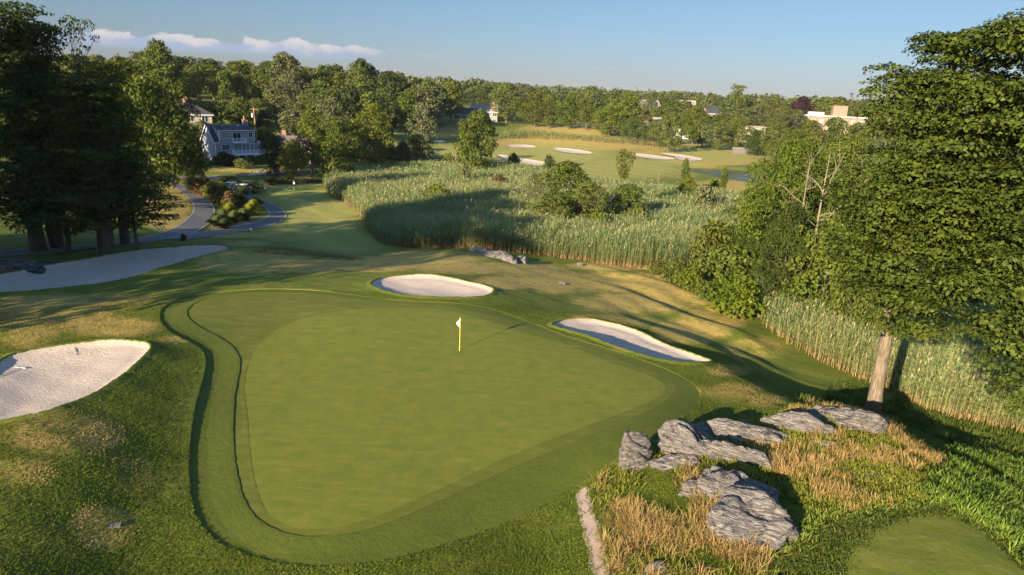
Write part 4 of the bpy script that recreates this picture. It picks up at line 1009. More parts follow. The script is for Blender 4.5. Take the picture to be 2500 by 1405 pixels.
Z['reedC'] = zone([(1210,330),(1290,322),(1380,332),(1480,342),(1570,350),(1585,358),(1500,352),(1400,345),(1300,340),(1220,340)], 1, 1.5)
tag(reeds('reed_bed', Z['reedC'], 5, 150, 33, 2.2), 'low green thicket across the second fairway')
Z['reedD'] = zone([(960,395),(1000,385),(1060,378),(1080,384),(1040,396),(980,402)], 1, 1.5)
tag(reeds('reed_bed', Z['reedD'], 8, 150, 34, 2.0), 'pale reeds at the foot of the hill fairway')

def tufts(name, poly, dens, nb, h, w, c0, c1, seed, rad=.16, lean=(.25, .8), thr=None, ns=1.6, label=None, avoid=()):
    r = np.random.default_rng(seed); q = rand_in(poly, int(parea(poly) * dens), r)
    if thr is not None: q = q[noise2(q[:, 0], q[:, 1], ns, seed) + .35 * noise2(q[:, 0], q[:, 1], ns * .3, seed + 3) > thr]
    for a in avoid: q = q[sdist(a, q[:, 0], q[:, 1]) < -.1]
    hs = r.uniform(.6, 1.2, len(q)); idx = np.repeat(np.arange(len(q)), nb); k = len(idx)
    off = r.normal(0, rad, (k, 2)); p = q[idx] + off; B = np.column_stack([p, T(p[:, 0], p[:, 1]) - .02])
    t = r.random((k, 1)); ct = r.random((len(q), 1))[idx]
    C0 = np.array(c0[0]) * (1 - ct) + np.array(c0[1]) * ct; C1 = np.array(c1[0]) * (1 - ct) + np.array(c1[1]) * ct
    V, C = blades(B, h * hs[idx] * r.uniform(.7, 1.15, k), np.full(k, w) * r.uniform(.7, 1.3, k), r.uniform(lean[0], lean[1], k), C0 * (.75 + .5 * t), C1 * (.75 + .5 * t), r)
    return tag(link(name, mesh_from(name, V, np.arange(len(V)).reshape(-1, 4), M['blade'], col=C)), label, kind='stuff')
GRN = ((.055, .075, .014), (.10, .11, .022)); TAN0 = ((.16, .10, .03), (.20, .13, .045)); TAN1 = ((.44, .31, .12), (.38, .25, .085)); LIME = ((.17, .20, .025), (.24, .22, .035))
Z['meadow'] = zone([(1446,1185),(1500,1140),(1590,1100),(1720,1190),(1790,1330),(1900,1400),(1850,1430),(1490,1430),(1470,1340),(1455,1270)], 1, .4)
Z['meadow2'] = zone([(1600,1090),(1700,1060),(1880,1020),(2020,985),(2120,1020),(2200,1060),(2290,1110),(2330,1180),(2250,1235),(2100,1250),(1990,1260),(1900,1210),(1800,1170),(1700,1130)], 1, .4)
tufts('dry_grass', Z['meadow'], 10, 34, .62, .02, TAN0, TAN1, 41, .14, (.3, 1.4), .66, label='tall dry golden grass around the rocks')
tufts('dry_grass', Z['meadow2'], 7, 30, .55, .02, TAN0, TAN1, 42, .13, (.2, .9), .78, label='tufts of dry golden grass on the rocky ridge')
tufts('weeds', Z['meadow'], 11, 26, .34, .035, GRN, LIME, 43, .18, (.3, 1.0), .5, label='yellow green weeds among the dry grass')
tufts('weeds', Z['meadow2'], 16, 26, .30, .04, GRN, LIME, 44, .18, (.3, 1.0), .3, label='yellow green weeds on the rocky ridge')
Z['weedR'] = zone([(2330,1100),(2420,1110),(2560,1160),(2600,1420),(2500,1400),(2440,1320),(2370,1268),(2290,1240),(2240,1240),(2290,1180)], 1, .4)
tufts('weeds', Z['weedR'], 11, 40, .5, .05, GRN, ((.11, .19, .025), (.18, .24, .035)), 45, .2, (.3, .9), .35, label='leafy green weeds on the bank right of the upper tee')
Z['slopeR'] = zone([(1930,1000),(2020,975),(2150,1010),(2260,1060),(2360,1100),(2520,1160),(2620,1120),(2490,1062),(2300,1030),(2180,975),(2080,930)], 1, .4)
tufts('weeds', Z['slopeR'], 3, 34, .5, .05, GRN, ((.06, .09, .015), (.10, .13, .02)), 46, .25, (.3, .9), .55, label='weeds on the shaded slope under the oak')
Z['rimR'] = zone([(1900,1420),(1940,1350),(2000,1290),(2090,1262),(2190,1240),(2300,1238),(2400,1275),(2460,1325),(2540,1420),(2500,1400),(2440,1335),(2380,1284),(2290,1256),(2190,1266),(2112,1314),(2065,1382),(2085,1425)], 1, .3)
tufts('long_grass', Z['rimR'], 40, 16, .2, .025, GRN, ((.075, .105, .018), (.10, .125, .025)), 47, .15, (.5, 1.2), label='long green grass around the upper tee')
# weeds spread between the meadow and the upper tee
Z['weedM'] = zone([(1850,1420),(1880,1330),(1960,1280),(2080,1240),(2200,1225),(2300,1238),(2190,1245),(2080,1265),(1990,1295),(1935,1350),(1905,1425)], 1, .3)
tufts('weeds', Z['weedM'], 14, 28, .32, .045, GRN, ((.13, .19, .025), (.20, .22, .035)), 48, .2, (.4, 1.0), .3, label='leafy weeds between the rocks and the upper tee')
# fescue mound in front of the carts and smaller ornamental grasses
Z['island'] = zone([(505,553),(510,528),(535,500),(570,488),(605,484),(628,500),(635,520),(600,535),(560,548)], 1, .4)
def mounds(spec):
    r = np.random.default_rng(51); Vs = []; Cs = []
    for px, by, w, ht, lime in spec:
        w, ht = w * 1.5, ht * 1.15; b = P([(px, by)])[0]; k = 3600; a = r.uniform(0, 6.28, k); rr = np.sqrt(r.random(k)) * w
        p = np.column_stack([b[0] + np.cos(a) * rr * .35, b[1] + np.sin(a) * rr * .35]); B = np.column_stack([p, T(p[:, 0], p[:, 1]) - .03])
        d = np.stack([np.cos(a), np.sin(a)], 1); l = rr / w
        h = ht * (1.05 - .4 * l ** 2) * r.uniform(.75, 1.1, k); out = w * l * .75
        tip = B + np.column_stack([d * out[:, None], h * (1 - .35 * l ** 2)]); mid = B + np.column_stack([d * (out * .35)[:, None], h * .72])
        s = np.column_stack([-d[:, 1], d[:, 0], 0 * a]) * .03
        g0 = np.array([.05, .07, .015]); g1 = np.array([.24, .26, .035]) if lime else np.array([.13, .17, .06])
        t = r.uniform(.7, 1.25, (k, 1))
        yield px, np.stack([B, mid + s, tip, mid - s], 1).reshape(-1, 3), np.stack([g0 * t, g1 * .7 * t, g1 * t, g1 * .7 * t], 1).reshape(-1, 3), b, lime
MS = [(530,552,1.0,1.3,0),(545,540,1.1,1.5,0),(560,525,1.1,1.6,1),(575,512,1.1,1.6,1),(600,512,1.1,1.5,0),(610,525,1.1,1.6,1),(595,538,1.1,1.5,0),(570,545,1.0,1.5,0),(618,516,1.1,1.6,1),(585,500,1.1,1.6,0),(555,510,1.0,1.5,0),(548,558,.9,1.2,0),(625,506,1.0,1.5,1)]
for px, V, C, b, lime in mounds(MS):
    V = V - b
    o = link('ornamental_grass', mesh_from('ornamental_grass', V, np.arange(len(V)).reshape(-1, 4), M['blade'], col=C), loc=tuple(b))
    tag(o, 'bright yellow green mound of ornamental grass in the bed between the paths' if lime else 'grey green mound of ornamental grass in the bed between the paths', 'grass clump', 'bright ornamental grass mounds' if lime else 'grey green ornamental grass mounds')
# dry fescue on the crest and by the tee
Z['crest'] = zone([(600,612),(680,606),(780,618),(900,632),(880,640),(780,634),(680,622),(600,618)], 1, .5)
tufts('dry_grass', Z['crest'], 4, 22, .38, .03, ((.12, .11, .03), (.17, .13, .05)), ((.32, .25, .12), (.26, .22, .08)), 52, .25, thr=.6, label='dry brown grass along the crest behind the shaded bunker')
Z['backgrass'] = zone([(640,445),(700,440),(780,440),(790,448),(720,450),(640,455)], 1, .8)
tufts('dry_grass', Z['backgrass'], 4, 22, .9, .07, GRN, ((.26, .19, .1), (.12, .12, .04)), 53, .3, thr=.6, ns=3.0, label='tall dry grass behind the far tee')
# blades of the rough in the foreground
def rough_blades():
    r = np.random.default_rng(61); n = 560000; a = r.uniform(-R_(44), R_(44), n); d = 18 + 36 * r.random(n) ** 1.15
    x = np.sin(a) * d; y = np.cos(a) * d
    px, py = project(np.column_stack([x, y, T0(x, y)])); k = (px > -60) & (px < 2560) & (py < 1440) & (py > 640)
    x = x[k]; y = y[k]; m = sdist(Z['apron'], x, y) < -.03
    for b in 'abcd': m &= sdist(BUN[b][0], x, y) < -.05
    m &= sdist(Z['strip'], x, y) < .13
    x = x[m]; y = y[m]; z = T(x, y); sd_ = -sdist(Z['collar'], x, y); fx_, _q = project(np.column_stack([x, y, z])); z = z + .065 * (1.12 - smooth(fx_, 560, 950)) * np.clip(1 - sd_ / 2.2, 0, 1) * (sd_ > 0); B = np.column_stack([x, y, z - .01]); n = len(B)
    qx, qy = project(B); dry = brush(DRY, qx, qy, 0); nz = noise2(x, y, 1.1, 9) * .6 + noise2(x, y, .35, 11) * .4
    t = (.85 * smooth(dry * (-.2 + 2.3 * noise2(x, y, 1.1, 9)), .15, .9))[:, None]; v = (.65 + .7 * noise2(x, y, 2.7, 12) * r.uniform(.6, 1.3, n))[:, None]
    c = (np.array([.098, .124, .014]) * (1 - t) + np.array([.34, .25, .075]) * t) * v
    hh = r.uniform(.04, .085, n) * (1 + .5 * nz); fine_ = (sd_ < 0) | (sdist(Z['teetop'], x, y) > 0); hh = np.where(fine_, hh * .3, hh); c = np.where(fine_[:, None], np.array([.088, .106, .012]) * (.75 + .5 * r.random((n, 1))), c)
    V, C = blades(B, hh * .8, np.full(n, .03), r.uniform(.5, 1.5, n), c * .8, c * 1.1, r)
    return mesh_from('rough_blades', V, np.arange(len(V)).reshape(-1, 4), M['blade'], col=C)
tag(link('rough_grass', rough_blades()), 'uneven grass blades of the rough', kind='stuff')
# ------------------------------------------------------------------ rocks
def noise3(p, seed=0):
    pi = np.floor(p).astype(np.int64); f = p - pi; f = f * f * (3 - 2 * f)
    def hsh(a, b, c):
        q = (a * 374761393 + b * 668265263 + c * 2147483647 % 1000003 * 69069 + seed * 974711) & 0x7fffffff; q = (q ^ (q >> 13)) * 1274126177 & 0x7fffffff
        return ((q ^ (q >> 16)) & 0xffff) / 65535.0
    x, y, z = pi.T; out = 0
    for dx in (0, 1):
        for dy in (0, 1):
            for dz in (0, 1):
                w = (f[:, 0] if dx else 1 - f[:, 0]) * (f[:, 1] if dy else 1 - f[:, 1]) * (f[:, 2] if dz else 1 - f[:, 2])
                out = out + w * hsh(x + dx, y + dy, z + dz)
    return out
def rock_mat(name, dark, mid, light, scale=1.0):
    m, nt, b = new_mat(name)
    tc_ = N(nt, 'ShaderNodeTexCoord'); mp = N(nt, 'ShaderNodeMapping'); L(nt, tc_.outputs['Object'], mp.inputs['Vector'])
    mp.inputs['Rotation'].default_value = (.35, .5, 0); mp.inputs['Scale'].default_value = (.3 * scale, 1.3 * scale, 3.4 * scale)
    mq = N(nt, 'ShaderNodeMapping'); L(nt, tc_.outputs['Object'], mq.inputs['Vector']); mq.inputs['Rotation'].default_value = (.45, .35, .1); mq.inputs['Scale'].default_value = (.5, 2.2, 9.0)
    w3 = NOISE(nt, mq.outputs[0], 2.4, 4.0, .6, .7)
    w1 = NOISE(nt, mp.outputs[0], 2.2, 7.0, .65, 1.1); w2 = NOISE(nt, mp.outputs[0], 7.0, 6.0, .7, .6)
    c = MIX(nt, SMOOTH(nt, w1, .35, .62), dark, mid); c = MIX(nt, SMOOTH(nt, w2, .52, .7), c, light)
    c = MIX(nt, SMOOTH(nt, w2, .42, .3), c, tuple(v * .45 for v in dark))
    c = MIX(nt, MATH(nt, 'MULTIPLY', SMOOTH(nt, w3, .46, .38), .85), c, tuple(v * .35 for v in dark)); c = MIX(nt, MATH(nt, 'MULTIPLY', SMOOTH(nt, w3, .58, .68), .6), c, light)
    L(nt, c, b.inputs['Base Color']); b.inputs['Roughness'].default_value = .85; b.inputs['Specular IOR Level'].default_value = .15
    bp = N(nt, 'ShaderNodeBump'); bp.inputs['Strength'].default_value = 1.0; bp.inputs['Distance'].default_value = .12
    L(nt, MATH(nt, 'ADD', MATH(nt, 'ADD', w2, MATH(nt, 'MULTIPLY', w3, 1.5)), MATH(nt, 'MULTIPLY', w1, 1.2)), bp.inputs['Height']); L(nt, bp.outputs[0], b.inputs['Normal'])
    return m
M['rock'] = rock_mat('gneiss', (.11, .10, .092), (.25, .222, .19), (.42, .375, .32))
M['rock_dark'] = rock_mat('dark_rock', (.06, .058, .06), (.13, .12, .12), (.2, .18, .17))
def rock(px, py, w, d, h, rz, seed, label, mat='rock', sink=.3, name='rock_outcrop', cat='rock', tilt=0.0, amp=.22, group=None, peak=0.0, cleave=.92):
    b = P([(px, py)])[0]
    bm = bmesh.new(); bmesh.ops.create_icosphere(bm, subdivisions=5, radius=1.0)
    V = np.array([v.co[:] for v in bm.verts]); F = np.array([[v.index for v in f.verts] for f in bm.faces]); bm.free()
    rr_ = np.random.default_rng(seed + 900); pl = rr_.normal(size=(16, 3)); pl[:, 2] *= .7; pl /= np.linalg.norm(pl, axis=1)[:, None]
    n = np.sign(V) * np.abs(V) ** .72; n /= (np.abs(n) ** 2.6).sum(1, keepdims=True) ** (1 / 2.6)
    s = np.array([w / 2, d / 2, h]); n0 = n
    for q_, c_ in zip(pl, rr_.uniform(.62, .92, 16)):      # flat cleaved faces
        o_ = np.maximum(n0 @ q_ - c_, 0)[:, None]; n0 = n0 - o_ * q_ * cleave
    p = n0 * s
    c, sn = math.cos(.5), math.sin(.5)
    fol = p[:, 2] * c - p[:, 1] * sn * .8 + p[:, 0] * .18        # height across the rock's banding
    q = p + seed * 3.7
    k = (noise3(q * .7, seed) - .5) * 1.6 + (noise3(q * 1.9, seed + 1) - .5) * .8 + (noise3(q * 4.5, seed + 2) - .5) * .3
    fs = fol * 3.2 + noise3(q * .9, seed + 5) * 1.5; st = np.abs((fs % 1) - .5) * 2; led = smooth(st, .05, .5) - .6
    fs2 = fol * 11 + noise3(q * 1.4, seed + 6) * 2.5; led2 = np.abs((fs2 % 1) - .5) * 2 - .5
    sc = min(s.min(), 1.0)
    p = p + n * ((k * amp * 1.2 + led * .2 + led2 * .075) * sc)[:, None]
    p[:, 2] += peak * p[:, 0] / s[0] * h
    cr = math.cos(tilt), math.sin(tilt); x = p[:, 0] * cr[0] + p[:, 2] * cr[1]; z = -p[:, 0] * cr[1] + p[:, 2] * cr[0]; p = np.column_stack([x, p[:, 1], z])
    o = link(name, mesh_from(name, p, F, M[mat], True), loc=(b[0], b[1], b[2] - sink)); o.rotation_euler = (0, 0, rz)
    return tag(o, label, cat, group)
rock(1550, 1138, 1.75, 1.3, 1.9, .3, 1, 'upright pale boulder at the left end of the outcrop, beside the collar', sink=.25, name='boulder', peak=-.2, cleave=.45)
rock(1672, 1100, 3.0, 1.9, 1.35, -.35, 2, 'blocky rock with a split pale face right of the upright boulder')
rock(1795, 1125, 4.8, 1.8, 1.1, -.5, 3, 'long tilted slab of banded rock reaching down the right of the blocky one')
rock(1665, 1135, 2.6, 1.2, .7, -.35, 14, 'low dark ledge below the blocky rock')
rock(1690, 1205, 1.15, .85, .75, -.2, 4, 'small rounded rock with a pale front left of the big whaleback', name='boulder')
rock(1790, 1215, 3.5, 2.0, 1.15, -.55, 5, 'upper half of the big grey whaleback rock in the golden grass')
rock(1845, 1300, 3.6, 2.5, 1.5, -.5, 6, 'lower half of the big grey whaleback rock, with a rounded knob on its side', amp=.3)
rock(1765, 1168, 1.9, 1.1, .75, -.3, 7, 'small banded rock at the top of the whaleback')
rock(1830, 1072, 6.6, 2.0, .8, -.3, 8, 'long dark shaded slab along the back of the outcrop')
rock(1945, 1048, 3.6, 1.8, .8, -.35, 22, 'shaded slab joining the dark slab to the ridge hump')
rock(1880, 1140, 2.6, 1.1, .6, -.5, 23, 'low grey ledge at the right end of the long tilted slab')
rock(2060, 1030, 4.6, 2.3, .8, -.45, 9, 'humped slab crowning the ridge near the foot of the oak')
rock(2110, 1168, 2.6, 1.2, .6, -.5, 10, 'dark flat slab half buried in grass on the right of the ridge')
rock(2000, 1085, 2.4, 1.0, .55, -.5, 11, 'low slab in the grass below the ridge hump')
rock(1610, 1398, .95, .7, .55, .2, 12, 'small smooth rock at the bottom edge of the photo', name='boulder')
rock(2455, 1262, .7, .55, .4, -.2, 13, 'small lone grey rock in the weeds beside the upper tee', name='boulder')
rock(1655, 1345, .6, .5, .3, .1, 15, 'little pale rock half hidden in the golden grass', name='boulder')
rock(1200, 624, 8.2, 3.2, 1.1, -.55, 16, 'large bare rock slab behind the middle bunker, before the reeds', sink=.45)
rock(1270, 640, 2.6, 1.8, .9, -.5, 17, 'jagged right end of the large slab before the reeds')
rock(1372, 694, 1.9, 1.0, .45, -.4, 18, 'small flat rock on the burnt slope right of the middle bunker')
rock(1415, 650, 1.0, .6, .6, .0, 19, 'pale squarish stone at the foot of the reeds', name='boulder', sink=.1)
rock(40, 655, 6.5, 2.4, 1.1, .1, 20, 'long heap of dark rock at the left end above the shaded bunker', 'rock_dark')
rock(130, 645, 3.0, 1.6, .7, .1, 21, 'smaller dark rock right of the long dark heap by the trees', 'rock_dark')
for k, (px, py) in enumerate([(612,420),(622,419),(631,420),(640,418.5),(648,419),(657,417.5),(665,418),(673,417),(682,417),(690,416),(700,415.5),(626,417),(652,416),(678,414.5)]):
    rock(px, py, rng.uniform(.7, 1.3), rng.uniform(.6, 1.0), rng.uniform(.35, .65), rng.uniform(0, 3), 30 + k, 'pale boulder in the low row along the road before the grey house', name='boulder', sink=.1, group='boulders along the road')

# ------------------------------------------------------------------ buildings
M['siding'] = plain('grey_siding', (.30, .32, .345), .8, .05, 1.5)
M['white'] = plain('white_paint', (.58, .58, .57), .6, .04, 2.0)
M['trim_white'] = plain('trim_white', (.78, .78, .77), .6, .04, 2.0)
M['shingle'] = plain('roof_shingle', (.045, .045, .05), .9, .25, 6.0)
M['shingle_tan'] = plain('tan_shingle', (.26, .22, .17), .9, .18, 4.0)
M['shingle_brown'] = plain('brown_shingle', (.13, .10, .085), .9, .2, 4.0)
M['brick'] = plain('brick', (.30, .155, .11), .9, .18, 3.0)
M['brick_tan'] = plain('tan_brick', (.25, .15, .10), .9, .12, 2.0)
M['stone_grey'] = plain('grey_stone', (.16, .15, .16), .9, .25, 5.0)
M['pot'] = plain('clay_pot', (.5, .17, .05), .8, .1, 3.0)
M['cream'] = plain('cream_wall', (.27, .235, .19), .8, .06, 2.0)
M['tan_wall'] = plain('tan_wall', (.34, .29, .22), .8, .08, 2.0)
M['wood_pole'] = plain('wood_pole', (.30, .17, .08), .9, .2, 6.0)
M['steel'] = plain('galvanised', (.45, .47, .48), .45, .08, 6.0, metal=.6)
M['slate_wall'] = plain('weathered_wall', (.12, .105, .095), .9, .2, 1.5)
def glass_mat(name, col, rough):
    m, nt, b = new_mat(name); b.inputs['Base Color'].default_value = (*col, 1); b.inputs['Roughness'].default_value = rough; b.inputs['Specular IOR Level'].default_value = .8
    return m
M['glass'] = glass_mat('window_glass', (.02, .03, .035), .06)
M['curtain'] = glass_mat('curtained_glass', (.18, .22, .24), .15)
def window(parent, x0, x1, z0, z1, y, n=2, glass='glass', name='window', mull=1, fr=.1):
    """frame proud of the wall at y (facade faces -y), panes as sub-part"""
    f = MB(); f.box(x0 - fr, x1 + fr, y - .07, y + .02, z1, z1 + fr); f.box(x0 - fr, x1 + fr, y - .07, y + .02, z0 - fr, z0)
    f.box(x0 - fr, x0, y - .068, y + .02, z0, z1); f.box(x1, x1 + fr, y - .068, y + .02, z0, z1)
    for i in range(1, n):
        xm = x0 + (x1 - x0) * i / n; f.box(xm - .045, xm + .045, y - .066, y + .02, z0, z1)
    if mull:
        for i in range(n):
            xa = x0 + (x1 - x0) * i / n; xb = x0 + (x1 - x0) * (i + 1) / n
            f.box((xa + xb) / 2 - .015, (xa + xb) / 2 + .015, y - .05, y, z0, z1); f.box(xa + .045, xb - .045, y - .05, y, (z0 + z1) / 2 - .015, (z0 + z1) / 2 + .015)
    o = f.build(name, M['white'], parent)
    MB().box(x0 + .002, x1 - .002, y - .03, y + .01, z0 + .002, z1 - .002).build('pane', M[glass], o)
    return o
def rail(mb, a, b, h=1.0, n=14):
    a = Vector(a); b = Vector(b); u = Vector((0, 0, 1))
    mb.bar(a + u * h, b + u * h, .1, .06); mb.bar(a + u * .12, b + u * .12, .06)
    for i in range(n + 1):
        p = a.lerp(b, i / n); mb.bar(p + u * .12, p + u * h, .09 if i % 7 == 0 else .035)
def grey_house():
    b = P([(583, 397)])[0]; rz = .76
    d = thing('grey_house', 'three storey grey clapboard house with white decks above the road', 'house', (b[0], b[1], b[2] - .1), rz)
    o = bpy.data.objects.new  # local frame: facade along x at y = 0, facing -y
    X = -5.6
    w = MB(); prof = [(0, 0), (0, 5.3), (4.6, 9.1), (8.6, 5.3), (8.6, 0)]
    V = [(X, y, z) for y, z in prof] + [(X + 10.2, y, z) for y, z in prof]
    w.add(V, [(0, 1, 2, 3, 4), (9, 8, 7, 6, 5), (0, 5, 6, 1), (4, 3, 8, 9)])
    w.box(X + 10.2, X + 11.5, .3, 5.0, 0, 5.2)
    w.build('wall', M['siding'], d)
    dm = MB(); dm.add([(X + 1.15, .002, 5.2), (X + 10.0, .002, 5.2), (X + 10.0, .002, 8.05), (X + 1.15, .002, 8.05), (X + 1.15, 4.5, 8.95), (X + 10.0, 4.5, 8.95), (X + 1.15, 4.5, 5.2), (X + 10.0, 4.5, 5.2)],
        [(0, 1, 2, 3), (0, 3, 4, 6), (1, 7, 5, 2)]); dm.build('dormer', M['siding'], d)
    rf = MB()
    for (x0, x1) in ((X - .35, X + 1.15), (X + 10.0, X + 10.5)):
        rf.add([(x0, -.35, 5.05), (x1, -.35, 5.05), (x1, 4.6, 9.14), (x0, 4.6, 9.14), (x0, -.35, 5.2), (x1, -.35, 5.2), (x1, 4.6, 9.3), (x0, 4.6, 9.3)], [(0, 1, 2, 3), (4, 7, 6, 5), (0, 4, 5, 1), (0, 3, 7, 4), (1, 5, 6, 2)])
    rf.add([(X + 1.0, -.3, 8.0), (X + 10.2, -.3, 8.0), (X + 10.2, 4.6, 9.16), (X + 1.0, 4.6, 9.16), (X + 1.0, -.3, 8.16), (X + 10.2, -.3, 8.16), (X + 10.2, 4.6, 9.32), (X + 1.0, 4.6, 9.32)], [(0, 1, 2, 3), (4, 7, 6, 5), (0, 4, 5, 1), (0, 3, 7, 4), (1, 5, 6, 2)])
    rf.add([(X - .35, 4.6, 9.3), (X + 10.5, 4.6, 9.3), (X + 10.5, 9.0, 5.1), (X - .35, 9.0, 5.1)], [(0, 1, 2, 3)])
    r_ = rf.build('roof', M['shingle'], d)
    ch = MB(); ch.box(X + 8.9, X + 10.1, 3.6, 4.5, 8.4, 10.4); c_ = ch.build('chimney', M['stone_grey'], r_)
    MB().lathe([(.17, 0), (.2, .1), (.15, .5), (.2, .9), (.18, 1.0)], (X + 9.3, 4.05, 10.4)).build('chimney_pot', M['pot'], d)
    for x in (X + 3.1, X + 7.0): MB().tube([(x, 2.6, 8.5), (x, 2.6, 9.5)], .07, 8).build('vent_pipe', M['trim_white'], r_)
    tr = MB()
    tr.box(X - .02, X + .14, -.05, .1, 0, 5.2); tr.box(X + 10.02, X + 10.16, -.045, .1, 5.3, 8.0); tr.box(X + 11.4, X + 11.54, .2, .34, 2.4, 5.2); tr.box(X + 1.1, X + 1.25, -.048, .1, 5.35, 8.0)
    tr.box(X + 1.0, X + 10.2, -.34, -.3, 7.94, 8.12); tr.box(X - .35, X + 1.15, -.39, -.35, 5.02, 5.2); tr.box(X + 10.2, X + 11.6, .15, .3, 5.05, 5.25)
    tr.bar((X - .36, -.35, 5.1), (X - .36, 4.6, 9.2), .06, .2); tr.bar((X - .36, 4.6, 9.2), (X - .36, 9.0, 5.1), .06, .2)
    tr.build('trim', M['trim_white'], d)
    window(d, X + 1.96, X + 3.8, 6.3, 7.45, 0, 2, 'curtain'); window(d, X + 8.6, X + 9.5, 6.4, 7.5, 0, 1); window(d, X + 1.75, X + 3.45, 3.4, 4.55, 0, 2)
    window(d, X + 4.6, X + 6.5, 5.35, 7.4, 0, 2, 'glass', 'sliding_door', 0)
    for k, g in enumerate(('curtain', 'curtain', 'curtain')): window(d, X + 4.75 + 2.05 * k, X + 6.6 + 2.05 * k, 2.45, 4.65, 0, 2, g, 'sliding_door', 0, .08)
    window(d, X + 5.6, X + 6.6, .1, 2.0, 0, 1, 'glass', 'door', 0); window(d, X + 8.0, X + 9.4, .1, 2.0, 0, 2, 'glass', 'door', 0)
    dk = MB(); dk.box(X + 4.2, X + 7.5, -1.3, -.08, 5.0, 5.2)
    bal = dk.build('balcony', M['trim_white'], d)
    rl = MB(); rail(rl, (X + 4.25, -1.25, 5.2), (X + 7.45, -1.25, 5.2)); rail(rl, (X + 4.25, -1.25, 5.2), (X + 4.25, -.1, 5.2), n=5); rail(rl, (X + 7.45, -1.25, 5.2), (X + 7.45, -.1, 5.2), n=5); rl.build('railing', M['trim_white'], bal)
    dk = MB(); dk.box(X + 4.0, X + 11.9, -2.4, -.08, 2.05, 2.3); deck = dk.build('deck', M['trim_white'], d)
    rl = MB(); rail(rl, (X + 4.05, -2.35, 2.3), (X + 11.85, -2.35, 2.3), n=42); rail(rl, (X + 11.85, -2.35, 2.3), (X + 11.85, -.1, 2.3), n=14); rail(rl, (X + 4.05, -1.1, 2.3), (X + 4.05, -.1, 2.3), n=5); rl.build('railing', M['trim_white'], deck)
    for x in (4.15, 6.6, 9.1, 11.75): MB().bar((X + x, -2.3, -.3), (X + x, -2.3, 2.04), .16).build('post', M['trim_white'], deck)
    stt = MB()
    for i in range(8): stt.box(X + 3.95 - .32 * (i + 1), X + 3.95 - .32 * i, -2.3, -1.2, 2.05 - .26 * (i + 1), 2.11 - .26 * (i + 1))
    stt.bar((X + 3.95, -2.32, 2.1), (X + 1.4, -2.32, 0), .05, .25); stt.bar((X + 3.95, -2.32, 3.3), (X + 1.4, -2.32, 1.2), .06)
    for i in range(9): stt.bar((X + 3.9 - .31 * i, -2.32, 2.15 - .255 * i), (X + 3.9 - .31 * i, -2.32, 3.25 - .255 * i), .035)
    stt.build('stairs', M['trim_white'], deck)
    # garden bench under the deck
    m = Matrix.Translation((b[0], b[1], b[2] - .1)) @ Matrix.Rotation(rz, 4, 'Z')
    q = m @ Vector((X + 8.0, -1.6, .05)); be = thing('bench', 'white bench standing under the deck of the grey house', 'bench', q, rz)
    s = MB()
    for i in range(4): s.box(-.75, .75, -.25 + .13 * i, -.15 + .13 * i, .42, .46)
    s.build('seat', M['trim_white'], be)
    s = MB()
    for i in range(4): s.box(-.75, .75, .29, .33, .55 + .12 * i, .63 + .12 * i)
    s.build('backrest', M['trim_white'], be)
    for sx in (-.68, .68):
        MB().box(sx - .03, sx + .03, -.25, -.19, 0, .42).build('leg', M['trim_white'], be); MB().box(sx - .03, sx + .03, .24, .29, 0, 1.0).build('leg', M['trim_white'], be)
grey_house()
